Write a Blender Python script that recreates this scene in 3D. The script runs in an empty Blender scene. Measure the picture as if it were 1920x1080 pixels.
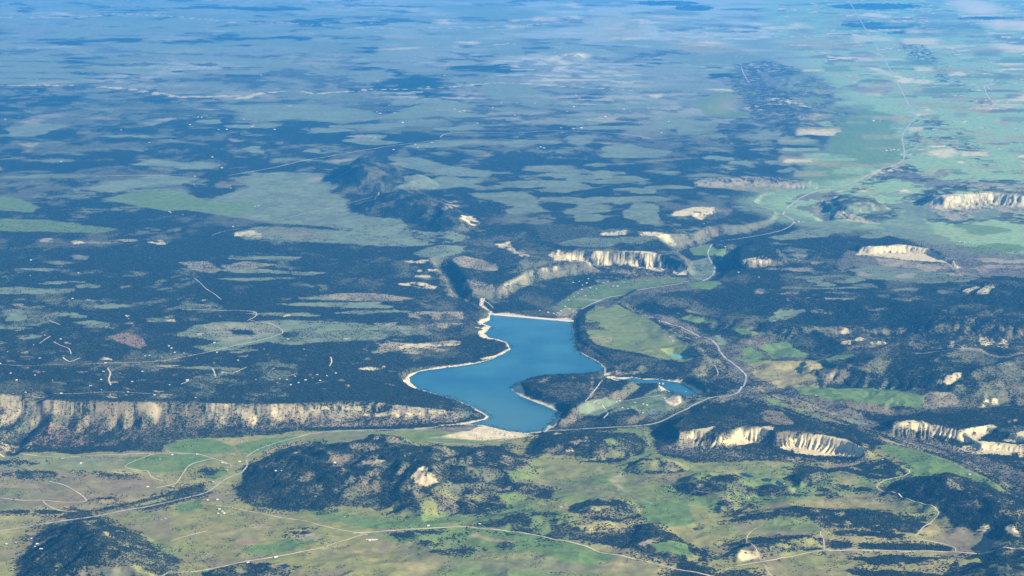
import bpy, math, random
import numpy as np
from mathutils import Vector
from mathutils.geometry import tessellate_polygon

random.seed(7)
rng = np.random.default_rng(7)
scene = bpy.context.scene
col = scene.collection

# ------------------------------------------------------------------ camera, sky, sun, exposure
F_PX, CAM_H, PITCH = 3300.0, 6000.0, math.radians(12.75)     # focal length in photo pixels, height above the lake (m), look-down
cam_d = bpy.data.cameras.new("camera")
cam = bpy.data.objects.new("camera", cam_d)
col.objects.link(cam)
cam.location = (0, 0, CAM_H)
cam.rotation_euler = (math.pi / 2 - PITCH, 0, 0)
cam_d.sensor_width = 36.0
cam_d.lens = 36.0 * F_PX / 1920.0
cam_d.clip_start = 10
cam_d.clip_end = 600000
scene.camera = cam

SUN_EL = math.radians(25)
SUN_AZ = math.radians(123)          # compass direction of the sun, clockwise from +y (the view direction)
world = bpy.data.worlds.new("World")
scene.world = world
world.use_nodes = True
wn = world.node_tree.nodes
sky = wn.new("ShaderNodeTexSky")
sky.sky_type = 'NISHITA'
sky.sun_disc = False
sky.sun_elevation = SUN_EL
sky.sun_rotation = SUN_AZ
sky.altitude = 2000
world.node_tree.links.new(sky.outputs[0], wn["Background"].inputs[0])
wn["Background"].inputs[1].default_value = 0.06
sd = bpy.data.lights.new("sun", 'SUN')
sd.energy = 5.0
sd.angle = math.radians(0.5)
sd.color = (1.0, 0.89, 0.69)
sun = bpy.data.objects.new("sun", sd)
col.objects.link(sun)
sv = Vector((math.sin(SUN_AZ) * math.cos(SUN_EL), math.cos(SUN_AZ) * math.cos(SUN_EL), math.sin(SUN_EL)))
sun.rotation_euler = sv.to_track_quat('Z', 'Y').to_euler()
sun.location = (8000, 12000, 8000)
scene.view_settings.view_transform = 'Standard'
scene.view_settings.look = 'None'
scene.view_settings.exposure = 1.3
scene.view_settings.gamma = 1.0
scene.cycles.use_denoising = True
HAZE_DENSITY = 1.03e-5
HAZE_COLOR = (0.045, 0.39, 1.0, 1)

# ------------------------------------------------------------------ helpers
CP, SP = math.cos(PITCH), math.sin(PITCH)

def W(px, py, z=0.0):
    """ground point at height z seen at a pixel of the 1920 x 1080 photograph"""
    a = (np.asarray(px, float) - 960) / F_PX
    b = (540 - np.asarray(py, float)) / F_PX
    dz = -SP + b * CP
    t = (np.asarray(z, float) - CAM_H) / dz
    return a * t, (CP + b * SP) * t

def P0(x, y):
    """map coordinates of a ground point: the inverse of W at height zero"""
    dep = y * CP + CAM_H * SP
    return 960 + F_PX * x / dep, 540 - F_PX * (y * SP - CAM_H * CP) / dep

TAB = rng.random((256, 256)).astype(np.float32)
def vnoise(x, y):
    xi = np.floor(x).astype(np.int64); yi = np.floor(y).astype(np.int64)
    fx = (x - xi).astype(np.float32); fy = (y - yi).astype(np.float32)
    fx = fx * fx * (3 - 2 * fx); fy = fy * fy * (3 - 2 * fy)
    x0 = xi & 255; x1 = (xi + 1) & 255; y0 = yi & 255; y1 = (yi + 1) & 255
    return (TAB[y0, x0] * (1 - fx) + TAB[y0, x1] * fx) * (1 - fy) + (TAB[y1, x0] * (1 - fx) + TAB[y1, x1] * fx) * fy

def fbm(x, y, scale, octs=4, seed=0, gain=0.5):
    v = 0; a = 1.0; s = 0
    u = x / scale + seed * 17.31; w = y / scale + seed * 9.77
    for o in range(octs):
        v = v + a * vnoise(u, w); s += a
        a *= gain
        u, w = 1.93 * (u * 0.8 - w * 0.6) + 5.2, 1.93 * (u * 0.6 + w * 0.8) + 1.3
    return v / s

def sstep(a, b, x):
    t = np.clip((x - a) / (b - a), 0, 1)
    return t * t * (3 - 2 * t)

def sdist(X, Y, pts, closed=True):
    """signed distance (positive inside) to a polygon and the run along its outline"""
    pts = np.asarray(pts, float)
    n = len(pts)
    best = np.full(X.shape, 1e18); run = np.zeros(X.shape); ins = np.zeros(X.shape, bool)
    acc = 0.0
    for i in range(n if closed else n - 1):
        ax, ay = pts[i]; bx, by = pts[(i + 1) % n]
        ex, ey = bx - ax, by - ay
        L2 = ex * ex + ey * ey + 1e-9
        t = np.clip(((X - ax) * ex + (Y - ay) * ey) / L2, 0, 1)
        d = (X - ax - t * ex) ** 2 + (Y - ay - t * ey) ** 2
        m = d < best
        best[m] = d[m]
        run[m] = acc + t[m] * math.sqrt(L2)
        acc += math.sqrt(L2)
        if closed and ay != by:
            c = ((Y > ay) != (Y > by)) & (X < ex * (Y - ay) / ey + ax)
            ins ^= c
    d = np.sqrt(best)
    return (np.where(ins, d, -d) if closed else -d), run

# ------------------------------------------------------------------ the ground grid (finer near, coarser far)
CX0, CX1, CSTEP = -520.0, 2440.0, 2.0
RY = np.concatenate([np.arange(1250, -110, -1.35), np.arange(-110, -151, -4.0)])
CXS = np.arange(CX0, CX1 + 0.1, CSTEP)
PXG, PYG = np.meshgrid(CXS, RY)
GX, GY = W(PXG, PYG)
NR, NC = GX.shape

def sub(pts, pad):
    """grid window that covers the points with a margin"""
    pts = np.asarray(pts, float)
    x0, x1 = pts[:, 0].min() - pad, pts[:, 0].max() + pad
    y0, y1 = max(pts[:, 1].min() - pad, 8000), pts[:, 1].max() + pad
    rows = np.where((GY[:, 0] >= y0) & (GY[:, 0] <= y1))[0]
    if len(rows) == 0: return None
    cs = []
    for yy in (y0, y1):
        for xx in (x0, x1):
            cs.append(P0(xx, yy)[0])
    c0 = int(max(0, (min(cs) - CX0) / CSTEP)); c1 = int(min(NC, (max(cs) - CX0) / CSTEP + 2))
    if c1 <= c0: return None
    return slice(rows[0], rows[-1] + 1), slice(c0, c1)

def grid_at(A, x, y):
    px, py = P0(np.asarray(x, float), np.asarray(y, float))
    c = np.clip((px - CX0) / CSTEP, 0, NC - 1.001)
    r = np.interp(-py, -RY, np.arange(NR))
    r = np.clip(r, 0, NR - 1.001)
    ci = c.astype(int); ri = r.astype(int); fc = c - ci; fr = r - ri
    return (A[ri, ci] * (1 - fc) + A[ri, ci + 1] * fc) * (1 - fr) + (A[ri + 1, ci] * (1 - fc) + A[ri + 1, ci + 1] * fc) * fr

def tps(ctrl):
    """smooth surface through (px, py, z) points"""
    c = np.array(ctrl, float)
    x, y = W(c[:, 0], c[:, 1], c[:, 2])
    x = x / 5000; y = y / 8000
    n = len(c)
    def phi(r2): return 0.5 * r2 * np.log(r2 + 1e-12)
    K = phi((x[:, None] - x) ** 2 + (y[:, None] - y) ** 2) + np.eye(n) * 0.02
    Pm = np.c_[np.ones(n), x, y]
    A = np.block([[K, Pm], [Pm.T, np.zeros((3, 3))]])
    s = np.linalg.solve(A, np.r_[c[:, 2], 0, 0, 0])
    out = s[n] + s[n + 1] * GX / 5000 + s[n + 2] * GY / 8000
    for i in range(n):
        out += s[i] * phi((GX / 5000 - x[i]) ** 2 + (GY / 8000 - y[i]) ** 2)
    return np.clip(out, c[:, 2].min(), c[:, 2].max())

# ------------------------------------------------------------------ relief
LOW = tps([(-500,1200,70),(200,1150,50),(600,1080,30),(1000,1080,40),(1500,1080,80),(2000,1100,110),(200,940,30),(500,960,25),
    (-400,860,60),(0,870,40),(450,860,10),(700,815,6),(950,835,4),(1200,830,22),(1000,920,45),(1200,930,55),(1400,890,50),(1600,960,70),
    (1800,870,30),(1920,930,35),(1640,850,20),(1500,760,2),(1400,735,-6),(1395,690,-18),(1300,630,-40),(1200,560,-52),(1150,560,-55),(1340,500,-60),
    (1440,430,-70),(1650,290,-85),(1700,200,-95),(1600,20,-120),(1800,100,-110),(2300,200,-60),(2300,450,20),(1700,440,0),(1600,690,10),(1900,760,60),
    (2300,800,120),(1050,590,-40),(1000,570,-50),(900,560,0),(700,750,10),(600,700,20),(1270,745,2),(1000,750,0),(1000,650,0),(300,600,20),
    (700,300,0),(300,200,0),(1000,100,-60),(500,0,0),(1920,620,90),(-500,400,40),(960,-120,0)])
TOP = tps([(-500,730,340),(0,738,310),(150,752,270),(300,755,235),(500,758,190),(700,752,150),(800,762,105),(870,774,50),(905,783,12),(850,742,12),(770,716,10),
    (870,682,12),(945,652,12),(905,612,14),(915,588,20),(0,640,270),(300,650,210),(500,650,150),(650,660,110),(750,620,90),(850,620,40),(600,700,130),
    (500,500,190),(850,560,80),(935,540,70),(1000,512,75),(1100,492,80),(800,470,150),(1050,455,130),(1200,450,140),(1290,490,60),(1250,420,120),
    (1350,420,40),(1450,400,-20),(1400,375,-10),(1100,350,90),(700,350,130),(300,350,200),(0,300,240),(1500,340,-95),(1590,250,-110),(1300,200,-20),
    (1000,150,60),(500,170,170),(0,150,260),(1400,60,-130),(700,20,120),(200,0,260),(960,-120,100),(-500,300,260)])
EAST = tps([(1120,590,36),(1300,670,8),(1080,600,42),(1085,650,34),(1160,560,10),(1200,540,20),(1340,515,45),(1400,470,60),(1500,440,70),(1700,450,60),(1560,610,95),(1450,600,60),
    (1300,585,15),(1700,608,135),(1900,612,190),(2300,620,260),(1900,520,200),(2300,450,220),(1750,520,120)])

def wpoly(pts, z=None):
    if z is None:
        x, y = W([p[0] for p in pts], [p[1] for p in pts], [p[2] if len(p) > 2 else 0 for p in pts])
    else:
        x, y = W([p[0] for p in pts], [p[1] for p in pts], z)
    return np.c_[x, y]

def talus(d, w):
    """1 on top of the rim, falling to 0 at w metres outside: a steep lip then a slope"""
    t = np.clip(-d / w, 0, 1)
    return 1 - (0.32 * sstep(0, 0.16, t) + 0.68 * (1 - (1 - t) ** 1.5))

def ribs(run, d, per, seed):
    """gullies that run straight down from the rim"""
    a = run / per
    r = np.abs((fbm(a, d / 900.0, 1.0, 3, seed)) * 2 - 1)
    b = np.abs(((a + 2.6 * fbm(a, d / 1500.0, 2.5, 3, seed + 3)) % 1.0) - 0.5) * 2
    return 0.5 * r + 0.5 * b

def blend_mesa(Z, top, pts, wfun, rib, per, seed, warp=60):
    poly = wpoly(pts)
    n = (fbm(GX, GY, 900, 5, seed) - 0.5) * warp * 2
    d, run = sdist(GX, GY, poly)
    d = d + n
    rise = np.maximum(top - Z, 0)
    w = np.maximum(wfun(rise), 60)
    rb = ribs(run, d, per, seed)
    face = sstep(0, 0.12, np.clip(-d / w, 0, 1))
    w = w * np.clip(1 + 1.15 * rib * (rb - 0.5) * 2 * face, .3, 3)
    return np.where(top > Z, Z + (top - Z) * talus(d, w), Z)

Z = LOW.copy()
MESA = [(-560,730,330),(0,738,310),(30,741,305),(80,752,290),(300,755,235),(500,758,190),(700,752,150),(800,762,105),(870,774,50),(908,784,12),
    (880,772,4),(850,750,3),(790,730,2),(764,714,2),(775,697,2),(830,688,2),(880,680,2),(920,668,2),(955,655,2),(940,640,2),(915,632,2),(912,622,2),(905,612,2),(915,600,4),
    (912,586,20),(880,565,50),(868,550,70),(880,545,75),(930,545,70),(950,528,70),(1000,510,75),(1060,497,78),(1110,492,80),
    (1060,484,100),(1040,470,135),(1150,472,140),(1240,478,120),(1290,498,60),(1270,470,110),(1230,445,125),(1300,440,80),(1330,425,50),
    (1400,425,20),(1440,412,0),(1450,395,-20),(1410,378,-10),(1430,360,-15),(1510,345,-40),(1545,300,-45),(1590,250,-60),(1600,215,-60),(1570,170,-60),(1500,110,-40),
    (1440,40,-30),(1440,-120,0),(-560,-120,200)]
Z = blend_mesa(Z, TOP, MESA, lambda h: 30 + h * 1.5, 0.6, 330, 1, 95)
EASTM = [(1088,592,42),(1084,615,42),(1090,640,34),(1120,656,22),(1150,682,12),(1200,690,8),(1300,700,6),(1330,690,6),(1300,655,8),(1260,625,10),(1215,598,10),(1165,568,14)]
Z = blend_mesa(Z, EAST, EASTM, lambda h: 25 + h * 1.1, 0.3, 120, 2, 14)
EASTR = [(1165,560,14),(1205,540,20),(1290,528,30),(1345,528,45),(1385,500,60),(1390,470,60),(1425,448,60),(1520,430,70),(1640,430,65),(1750,470,80),(1800,520,130),(1880,522,190),(2400,500,230),
    (2400,625,260),(1920,614,190),(1700,608,135),(1560,612,95),(1500,618,80),(1420,612,50),(1330,598,25),(1240,578,12)]
Z = blend_mesa(Z, EAST, EASTR, lambda h: 150 + h * 2.6, 0.5, 190, 3, 40)

def mesa(pts, H, w, rib=0.0, per=80, dome=0.0, seed=5, warp=25, z0=None):
    """raise a flat or domed top whose rim is seen at the given pixels"""
    global Z
    c = np.mean(np.array([p[:2] for p in pts], float), axis=0)
    if z0 is None:
        xx, yy = W(c[0], c[1], 0)
        z0 = float(grid_at(Z, xx, yy))
    poly = wpoly(pts, z0 + H)
    s = sub(poly, w * 1.8 + 80)
    if s is None: return
    X, Y = GX[s], GY[s]
    d, run = sdist(X, Y, poly)
    d = d + (fbm(X, Y, 320, 4, seed) - 0.5) * 2 * warp
    rb = ribs(run, d, per, seed)
    face = sstep(0, 0.15, np.clip(-d / w, 0, 1))
    ww = w * np.clip(1 + 1.15 * rib * (rb - 0.5) * 2 * face, .3, 3)
    add = H * talus(d, ww) + dome * sstep(0, 400, d)
    Z[s] = np.maximum(Z[s], Z[s] * 0.35 + z0 * 0.65 + add) * (add > 0.5) + Z[s] * (add <= 0.5)

def hill(pts, H, wi=None, seed=5, z0=None, rough=0.35, sharp=1.0):
    """a rounded hill whose foot is seen at the given pixels"""
    global Z
    H = H * 1.5
    c = np.mean(np.array([p[:2] for p in pts], float), axis=0)
    if z0 is None:
        xx, yy = W(c[0], c[1], 0)
        z0 = float(grid_at(Z, xx, yy))
    poly = wpoly(pts, z0)
    s = sub(poly, 200)
    if s is None: return
    X, Y = GX[s], GY[s]
    d, run = sdist(X, Y, poly)
    nn = fbm(X, Y, 420, 5, seed)
    d = d + (nn - 0.5) * 2 * 70
    if wi is None: wi = float(d.max()) * 0.9
    t = np.clip(d / wi, 0, 1)
    prof = np.sin(t * math.pi / 2) ** (1.3 * sharp)
    rid = 1 - np.abs(fbm(X, Y, 380, 4, seed + 9) * 2 - 1) * 1.6
    Z[s] = Z[s] + H * prof * (1 + 1.5 * rough * (rid - 0.6) * (1 - 0.4 * t))

# foreground hills
hill([(20,1090),(60,1010),(130,985),(200,985),(290,1010),(330,1045),(345,1080),(330,1130),(150,1150),(40,1130)], 190, 900, 11, rough=0.3)
hill([(435,925),(455,880),(520,845),(620,832),(700,826),(800,832),(880,842),(960,850),(1010,868),(1030,905),(1010,935),(960,955),(880,968),(800,962),(700,962),(560,962),(460,948)], 120, 900, 12, rough=0.55)
hill([(735,905),(760,880),(800,872),(845,895),(850,930),(790,945),(740,935)], 60, 260, 13, rough=0.2, sharp=0.8)
hill([(680,826),(720,818),(765,828),(800,838),(720,846),(670,838)], 55, 140, 14, rough=0.15)
hill([(975,845),(1010,818),(1100,812),(1190,815),(1210,835),(1190,860),(1100,868),(1010,862)], 60, 400, 15)
hill([(1165,885),(1190,868),(1250,866),(1300,880),(1290,893),(1220,893)], 55, 200, 16)
hill([(1070,965),(1090,945),(1140,938),(1195,950),(1205,970),(1150,985),(1090,985)], 70, 230, 17)
hill([(880,985),(920,962),(1000,955),(1100,965),(1190,985),(1200,1000),(1130,1012),(1000,1000)], 40, 300, 18)
hill([(1260,915),(1300,895),(1370,890),(1410,905),(1420,925),(1400,955),(1350,965),(1300,940)], 55, 280, 19)
hill([(1405,925),(1440,910),(1500,920),(1495,935),(1440,938)], 25, 120, 20)
hill([(1470,905),(1520,885),(1560,890),(1555,905),(1500,922)], 40, 150, 21)
hill([(1335,975),(1420,955),(1560,950),(1700,960),(1760,975),(1700,985),(1560,985),(1420,990)], 30, 250, 22)
hill([(1640,940),(1680,905),(1760,892),(1840,905),(1920,950),(2050,990),(2100,1030),(1900,1030),(1780,1010),(1700,965)], 130, 700, 23, rough=0.4)
hill([(1820,1030),(1880,985),(1960,1000),(2050,1050),(1960,1070),(1860,1060)], 60, 350, 24, rough=0.6)
hill([(1760,1080),(1820,1050),(1920,1040),(2060,1050),(2100,1120),(1850,1120)], 80, 400, 25)
hill([(1160,1040),(1200,985),(1260,985),(1290,1020),(1320,1060),(1250,1058)], 30, 200, 26)
hill([(1350,1050),(1420,1015),(1520,1008),(1560,1025),(1450,1050),(1380,1062)], 35, 180, 27)
hill([(380,1075),(450,1058),(540,1062),(560,1075),(480,1100),(390,1100)], 35, 150, 28)
# wooded hill whose near side has eroded to pale gullies
mesa([(1262,800),(1290,778),(1340,760),(1410,756),(1480,772),(1560,800),(1600,815),(1622,842),(1590,828),(1540,816),(1490,810),(1455,812),(1430,802),(1395,800),(1350,815),(1300,806),(1275,812)],
     135, 205, 0.62, 48, 25, 31, 26, z0=15)
# eroded rim at the right edge
mesa([(1675,793),(1700,778),(1780,765),(1900,760),(2300,760),(2300,850),(1960,828),(1925,822),(1890,812),(1850,800),(1800,806),(1750,796),(1715,794)], 110, 175, 0.62, 46, 20, 32, 24, z0=25)
mesa([(1800,812),(1850,806),(1930,822),(2300,860),(2300,900),(1930,842),(1880,836),(1840,834)], 60, 110, 0.5, 50, 0, 33, 12, z0=15)
# dark benches on the right
mesa([(1545,680),(1600,668),(1700,655),(1920,650),(2400,650),(2400,760),(1920,735),(1820,728),(1740,715),(1640,705),(1570,695)], 90, 330, 0.4, 150, 30, 34, 45, z0=40)
# pale domed hill and the badlands beyond
mesa([(1608,462),(1640,460),(1690,458),(1735,464),(1770,480),(1790,492),(1745,470),(1700,464),(1640,466)], 125, 260, 0.6, 85, 20, 35, 25, z0=20)
mesa([(1745,365),(1790,350),(1840,340),(1920,345),(2300,340),(2300,380),(1920,368),(1860,362),(1800,366),(1770,372)], 170, 380, 0.65, 120, 20, 36, 60, z0=-20)
mesa([(1820,528),(1850,522),(1890,520),(1930,530),(2000,560),(1900,545),(1850,536)], 80, 170, 0.4, 90, 20, 37, 20, z0=110)
mesa([(1550,372),(1575,366),(1640,372),(1660,385),(1600,390),(1560,385)], 110, 240, 0.4, 160, 30, 38, 90, z0=-60)
mesa([(1360,470),(1400,462),(1460,470),(1470,490),(1400,495),(1375,490)], 140, 130, 0.3, 120, 10, 39, 20, z0=-20)
mesa([(1258,398),(1300,388),(1345,388),(1340,396),(1300,402)], 50, 260, 0.4, 120, 10, 40, 25)
mesa([(1290,340),(1400,332),(1520,338),(1515,344),(1400,342),(1310,345)], 50, 220, 0.4, 140, 0, 41, 25)
hill([(625,352),(645,318),(690,302),(760,318),(830,345),(800,362),(700,366)], 105, 480, 56, rough=.4)
# dark hills on the plateau
hill([(600,335),(640,305),(680,298),(720,310),(760,335),(720,350),(640,350)], 150, 900, 51, rough=0.3)
hill([(650,400),(690,372),(760,365),(840,372),(880,400),(900,435),(820,438),(760,415),(700,410)], 150, 900, 52, rough=0.5)
hill([(900,500),(920,470),(960,455),(1010,465),(1030,490),(980,510)], 40, 400, 53)
hill([(1370,200),(1420,150),(1480,120),(1540,150),(1590,230),(1540,260),(1440,250)], 75, 1800, 54, rough=0.5)
hill([(1150,60),(1180,35),(1230,40),(1240,60)], 60, 1500, 55, rough=0.5)
hill([(1040,112),(1080,98),(1110,106),(1090,116)], 90, 900, 56)
hill([(1180,270),(1300,300),(1400,310),(1500,300),(1480,250),(1350,240)], 40, 900, 57)
# peninsula and knolls by the lake
hill([(958,733),(985,714),(1060,708),(1130,700),(1140,712),(1200,728),(1180,745),(1120,770),(1060,800),(1040,800),(1052,775),(1010,755)], 55, 120, 58, rough=0.5)
hill([(1120,790),(1150,768),(1190,765),(1215,785),(1180,797)], 35, 120, 59)

# general roughness of the country
slope0 = np.hypot(np.gradient(Z, axis=0) / np.gradient(GY, axis=0), np.gradient(Z, axis=1) / np.gradient(GX, axis=1))
plat = sstep(60, 120, TOP - LOW) * (PYG < 745)
Z += (fbm(GX, GY, 1500, 6, 61, 0.55) - 0.5) * (14 + 34 * plat) + (fbm(GX, GY, 260, 4, 62, 0.6) - 0.5) * (4 + 10 * plat + 60 * np.clip(slope0, 0, 0.5))
Z += (1 - np.abs(fbm(GX, GY, 520, 4, 63) * 2 - 1) - 0.7) * 55 * np.clip(slope0 - 0.05, 0, 0.45)

er = 1 - np.abs(fbm(GX + 300 * fbm(GX, GY, 900, 3, 64), GY, 1700, 6, 65, .5) * 2 - 1) * 1.5
emask = sstep(1130, 1300, PXG) * sstep(545, 600, PYG) * sstep(800, 760, PYG) * sstep(.01, .10, np.clip(Z - LOW + 8, 0, 60) / 60)
Z += 200 * (er - .45) * emask
cmask = sstep(560, 700, PXG) * sstep(1500, 1300, PXG) * sstep(430, 470, PYG) * sstep(585, 560, PYG) * sstep(.1, .5, (Z - LOW) / 100)
Z += 55 * (er - .45) * cmask
fmask = sstep(850, 880, PYG) * (1 - .6 * sstep(700, 300, PXG))
Z += 58 * (1 - np.abs(fbm(GX, GY, 900, 5, 66) * 2 - 1) * 1.5 - .4) * fmask
# ravines whose near-left walls lie in shade (a trench: start, end pixel, width, depth)
def ravine(pts, w, dep, z0=0):
    global Z
    poly = wpoly(pts, z0)
    s = sub(poly, w * 2)
    d, run = sdist(GX[s], GY[s], poly, closed=False)
    d = -d + (fbm(GX[s], GY[s], 200, 3, 71) - 0.5) * w * 0.7
    Z[s] -= dep * (1 - sstep(0.15 * w, w, d))
ravine([(868,548),(850,520),(835,500),(822,492)], 210, 130, 120)
ravine([(1368,510),(1362,490),(1372,470),(1385,455)], 260, 60, -20)
ravine([(1545,412),(1552,392),(1560,372)], 260, 60, -60)
ravine([(10,830),(45,790),(75,762)], 170, 60, 150)

# the lake, the bay behind the peninsula, ponds
LAKE = [(920,589),(950,591),(1000,595),(1040,599),(1069,602),(1074,620),(1078,640),(1082,658),(1100,668),(1120,678),(1133,690),(1132,702),(1100,705),(1060,708),(1010,711),(975,717),(958,730),
    (975,742),(1000,753),(1030,764),(1050,775),(1040,788),(1026,800),(1022,809),(985,812),(950,808),(925,802),(905,797),(870,796),(850,797),(880,794),(912,786),(917,781),(885,762),(850,748),(815,738),(785,729),(770,718),(768,707),(785,697),(830,690),(880,684),
    (910,677),(925,672),(945,662),(958,655),(950,642),(935,636),(917,633),(908,625),(922,612),(905,607),(918,600)]
BAY = [(1145,709),(1170,711),(1187,708),(1210,712),(1230,711),(1250,714),(1280,718),(1295,728),(1312,740),(1300,746),(1280,751),(1278,742),(1260,737),(1250,731),(1240,724),(1215,721),(1190,717),(1165,714)]
POND = [(1246,665),(1262,663),(1290,667),(1300,673),(1285,678),(1262,673)]
SMALL = [[(1386,887),(1398,887),(1414,894),(1404,895),(1392,892)], [(1425,899),(1438,896),(1450,902),(1432,903)], [(1454,905),(1457,900),(1463,904),(1470,908),(1464,911),(1455,908)],
         [(520,1061),(534,1057),(546,1061),(534,1065)], [(1298,991),(1305,989),(1312,992),(1303,994)]]
POOL_DEEP = 0
def carve(pts, wl, bank, warp):
    global Z
    poly = wpoly(pts, wl)
    s = sub(poly, bank * 2.5)
    X, Y = GX[s], GY[s]
    d, run = sdist(X, Y, poly)
    d = d + (fbm(X, Y, 90, 3, 81) - 0.5) * 2 * warp
    z = Z[s]
    out = -d
    up = wl + out * 0.09 + (np.maximum(z, wl + 1.5) - wl) * sstep(0, bank, out)
    znew = np.where(d > 0, wl - 1.0 - np.minimum(d * 0.08, 12), np.where(out < bank, np.maximum(wl + 0.4, np.minimum(up, np.maximum(z, wl + out * .09))), z))
    Z[s] = znew
    return poly
lake_poly = carve(LAKE, 0, 170, 14)
bay_poly = carve(BAY, 0, 120, 8)
pond_poly = carve(POND, 12, 60, 4)
small_polys = []
for q in SMALL:
    c = np.mean(q, axis=0)
    xx, yy = W(c[0], c[1], 40)
    zz = float(grid_at(Z, xx, yy)); xx, yy = W(c[0], c[1], zz); zz = float(grid_at(Z, xx, yy)) - 2
    small_polys.append((carve(q, zz, 60, 3), zz))

# ground beyond the dam drops away behind its downstream face
DA, DB = W(921, 587, 16), W(1070, 600, 16)

def at(px, py):
    """where the ray of a photo pixel first meets the ground"""
    zs = np.linspace(700, -190, 900)
    x, y = W(px, py, zs)
    h = grid_at(Z, x, y)
    k = int(np.argmax(h >= zs))
    return float(x[k]), float(y[k]), float(h[k])
def atpoly(pts):
    return np.array([at(p[0], p[1])[:2] for p in pts])

# ------------------------------------------------------------------ land cover
FOREST_SOIL = np.array([.088, .088, .052])
PAL = dict(
    V=(.270, .385, .175),
    G=(.125, .190, .052),     # irrigated meadow
    g=(.165, .205, .120),     # sage and grass clearing
    D=(.330, .285, .110),     # dry grass
    B=(.200, .160, .098),     # brown brush
    C=(.640, .525, .295),     # pale rock
    S=(.640, .530, .330),     # shore sand
    R=(.270, .175, .120),     # red soil
    K=(.150, .135, .098),     # bare riverside brush
    Y=(.330, .270, .120),     # straw
    T=(.350, .290, .185),     # tan soil
    M=(.225, .222, .070))     # mixed pasture
ALB = np.empty(GX.shape + (3,)); ALB[:] = FOREST_SOIL
FOR = np.full(GX.shape, 0.93)

def paint(pts, c, f=40, warp=70, ns=260, keep=0.0, a=1.0, streak=False, holes=0.0, seed=0, ell=False):
    """lay one kind of cover inside an outline; keep = tree density left on it, holes = share left as it was"""
    poly = atpoly(pts)
    s = sub(poly, f + warp + 30)
    if s is None: return
    X, Y = GX[s], GY[s]
    d, run = sdist(X, Y, poly)
    k = min(4.0, max(1.0, float(np.mean(poly[:, 1])) / 24000.0))
    d = d + (fbm(X, Y, ns, 4, 101 + seed) - 0.5) * 2.4 * warp + (fbm(X, Y, 80 * k, 4, 102 + seed, .65) - 0.5) * min(warp * 1.6, 90) * k
    f = f * k ** 2 * 1.3
    m = sstep(-f / 2, f / 2, d) * a
    if c in 'gTBDK': m = m * (.62 + .38 * sstep(.38, .60, fbm(X, Y, 240 * k, 4, 103 + seed)))
    if holes > 0:
        if streak:
            n = fbm(X, Y * 0.22, 30, 3, 131 + seed, .7) * .62 + fbm(X, Y, 240, 3, 132 + seed) * .38
        else:
            n = fbm(X, Y, 150, 4, 133 + seed)
        lo = 0.30 + 0.42 * holes
        m = m * sstep(lo - 0.10, lo + 0.08, n)
    cc = np.array(PAL[c])
    ALB[s] = ALB[s] * (1 - m[..., None]) + cc * m[..., None]
    FOR[s] = FOR[s] * (1 - m) + keep * m

def lens(cx, cy, rx, ry, c, ang=0, **k):
    n = 12
    pts = []
    for i in range(n):
        t = 2 * math.pi * i / n
        j = 1 + .32 * math.sin(2 * t + cx) + .22 * math.sin(3 * t + cy * 1.7) + .12 * math.sin(5 * t + cx * .7)
        u, v = rx * j * math.cos(t), ry * j * math.sin(t)
        pts.append((cx + u - v * 0, cy + v + u * math.tan(math.radians(ang))))
    k.setdefault('warp', 3.2 * ry * 2.2 if ry < 20 else 70)
    k.setdefault('f', 30)
    if cy < 480:
        k.setdefault('ns', 520 + (480 - cy) * 3)
        k.setdefault('keep', .12)
    k.setdefault('seed', int(cx) % 50)
    paint(pts, c, **k)

def line(pts, c, w, a=1.0, warp=0.0, keep=0.0, holes=0, seed=0):
    poly = atpoly(pts)
    s = sub(poly, w + warp + 30)
    X, Y = GX[s], GY[s]
    d, run = sdist(X, Y, poly, closed=False)
    d = d + w + (fbm(X, Y, 200, 4, 151 + seed) - 0.5) * 2.2 * warp
    m = sstep(-12, 12, d) * a
    if holes: m = m * sstep(0.3 + .4 * holes - .08, .3 + .4 * holes + .08, fbm(X, Y, 170, 3, 152 + seed))
    ALB[s] = ALB[s] * (1 - m[..., None]) + np.array(PAL[c]) * m[..., None]
    FOR[s] = FOR[s] * (1 - m) + keep * m

def trees(pts, dens=0.95, f=30, warp=60, holes=0.0, seed=0):
    """woodland over whatever lies inside an outline"""
    poly = atpoly(pts)
    s = sub(poly, f + warp + 30)
    if s is None: return
    X, Y = GX[s], GY[s]
    d, run = sdist(X, Y, poly)
    d = d + (fbm(X, Y, 220, 4, 161 + seed) - 0.5) * 2.6 * warp + (fbm(X, Y, 60, 3, 163 + seed) - 0.5) * 1.8 * max(warp, 30) + (fbm(X, Y, 700, 4, 165 + seed) - 0.5) * 1.6 * warp
    f = f * 1.8
    m = sstep(-f / 2, f / 2, d)
    if holes: m = m * sstep(0.3 + .4 * holes - .08, .3 + .4 * holes + .08, fbm(X, Y, 140, 4, 162 + seed))
    m = np.clip(m, 0, 1)
    dn = dens * (1.05 - .32 * sstep(.45, .64, fbm(X, Y, 260, 4, 164 + seed)) )
    ALB[s] = ALB[s] * (1 - m[..., None] * .9) + FOREST_SOIL * m[..., None] * .9
    FOR[s] = FOR[s] * (1 - m) + dn * m
    fr = sstep(-190, -10, d) * (1 - m) * sstep(.40, .60, fbm(X, Y, 130, 3, 166 + seed))
    FOR[s] = np.maximum(FOR[s], .36 * fr * (dens > .5) * (FOR[s] < .3))
def tlens(cx, cy, rx, ry, ang=0, **k):
    pts = [(cx + rx * math.cos(t), cy + ry * math.sin(t) + rx * math.cos(t) * math.tan(math.radians(ang))) for t in np.linspace(0, 2 * math.pi, 13)[:-1]]
    k.setdefault('warp', min(60, 4 * ry)); k.setdefault('seed', int(cx) % 40)
    trees(pts, **k)

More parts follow.
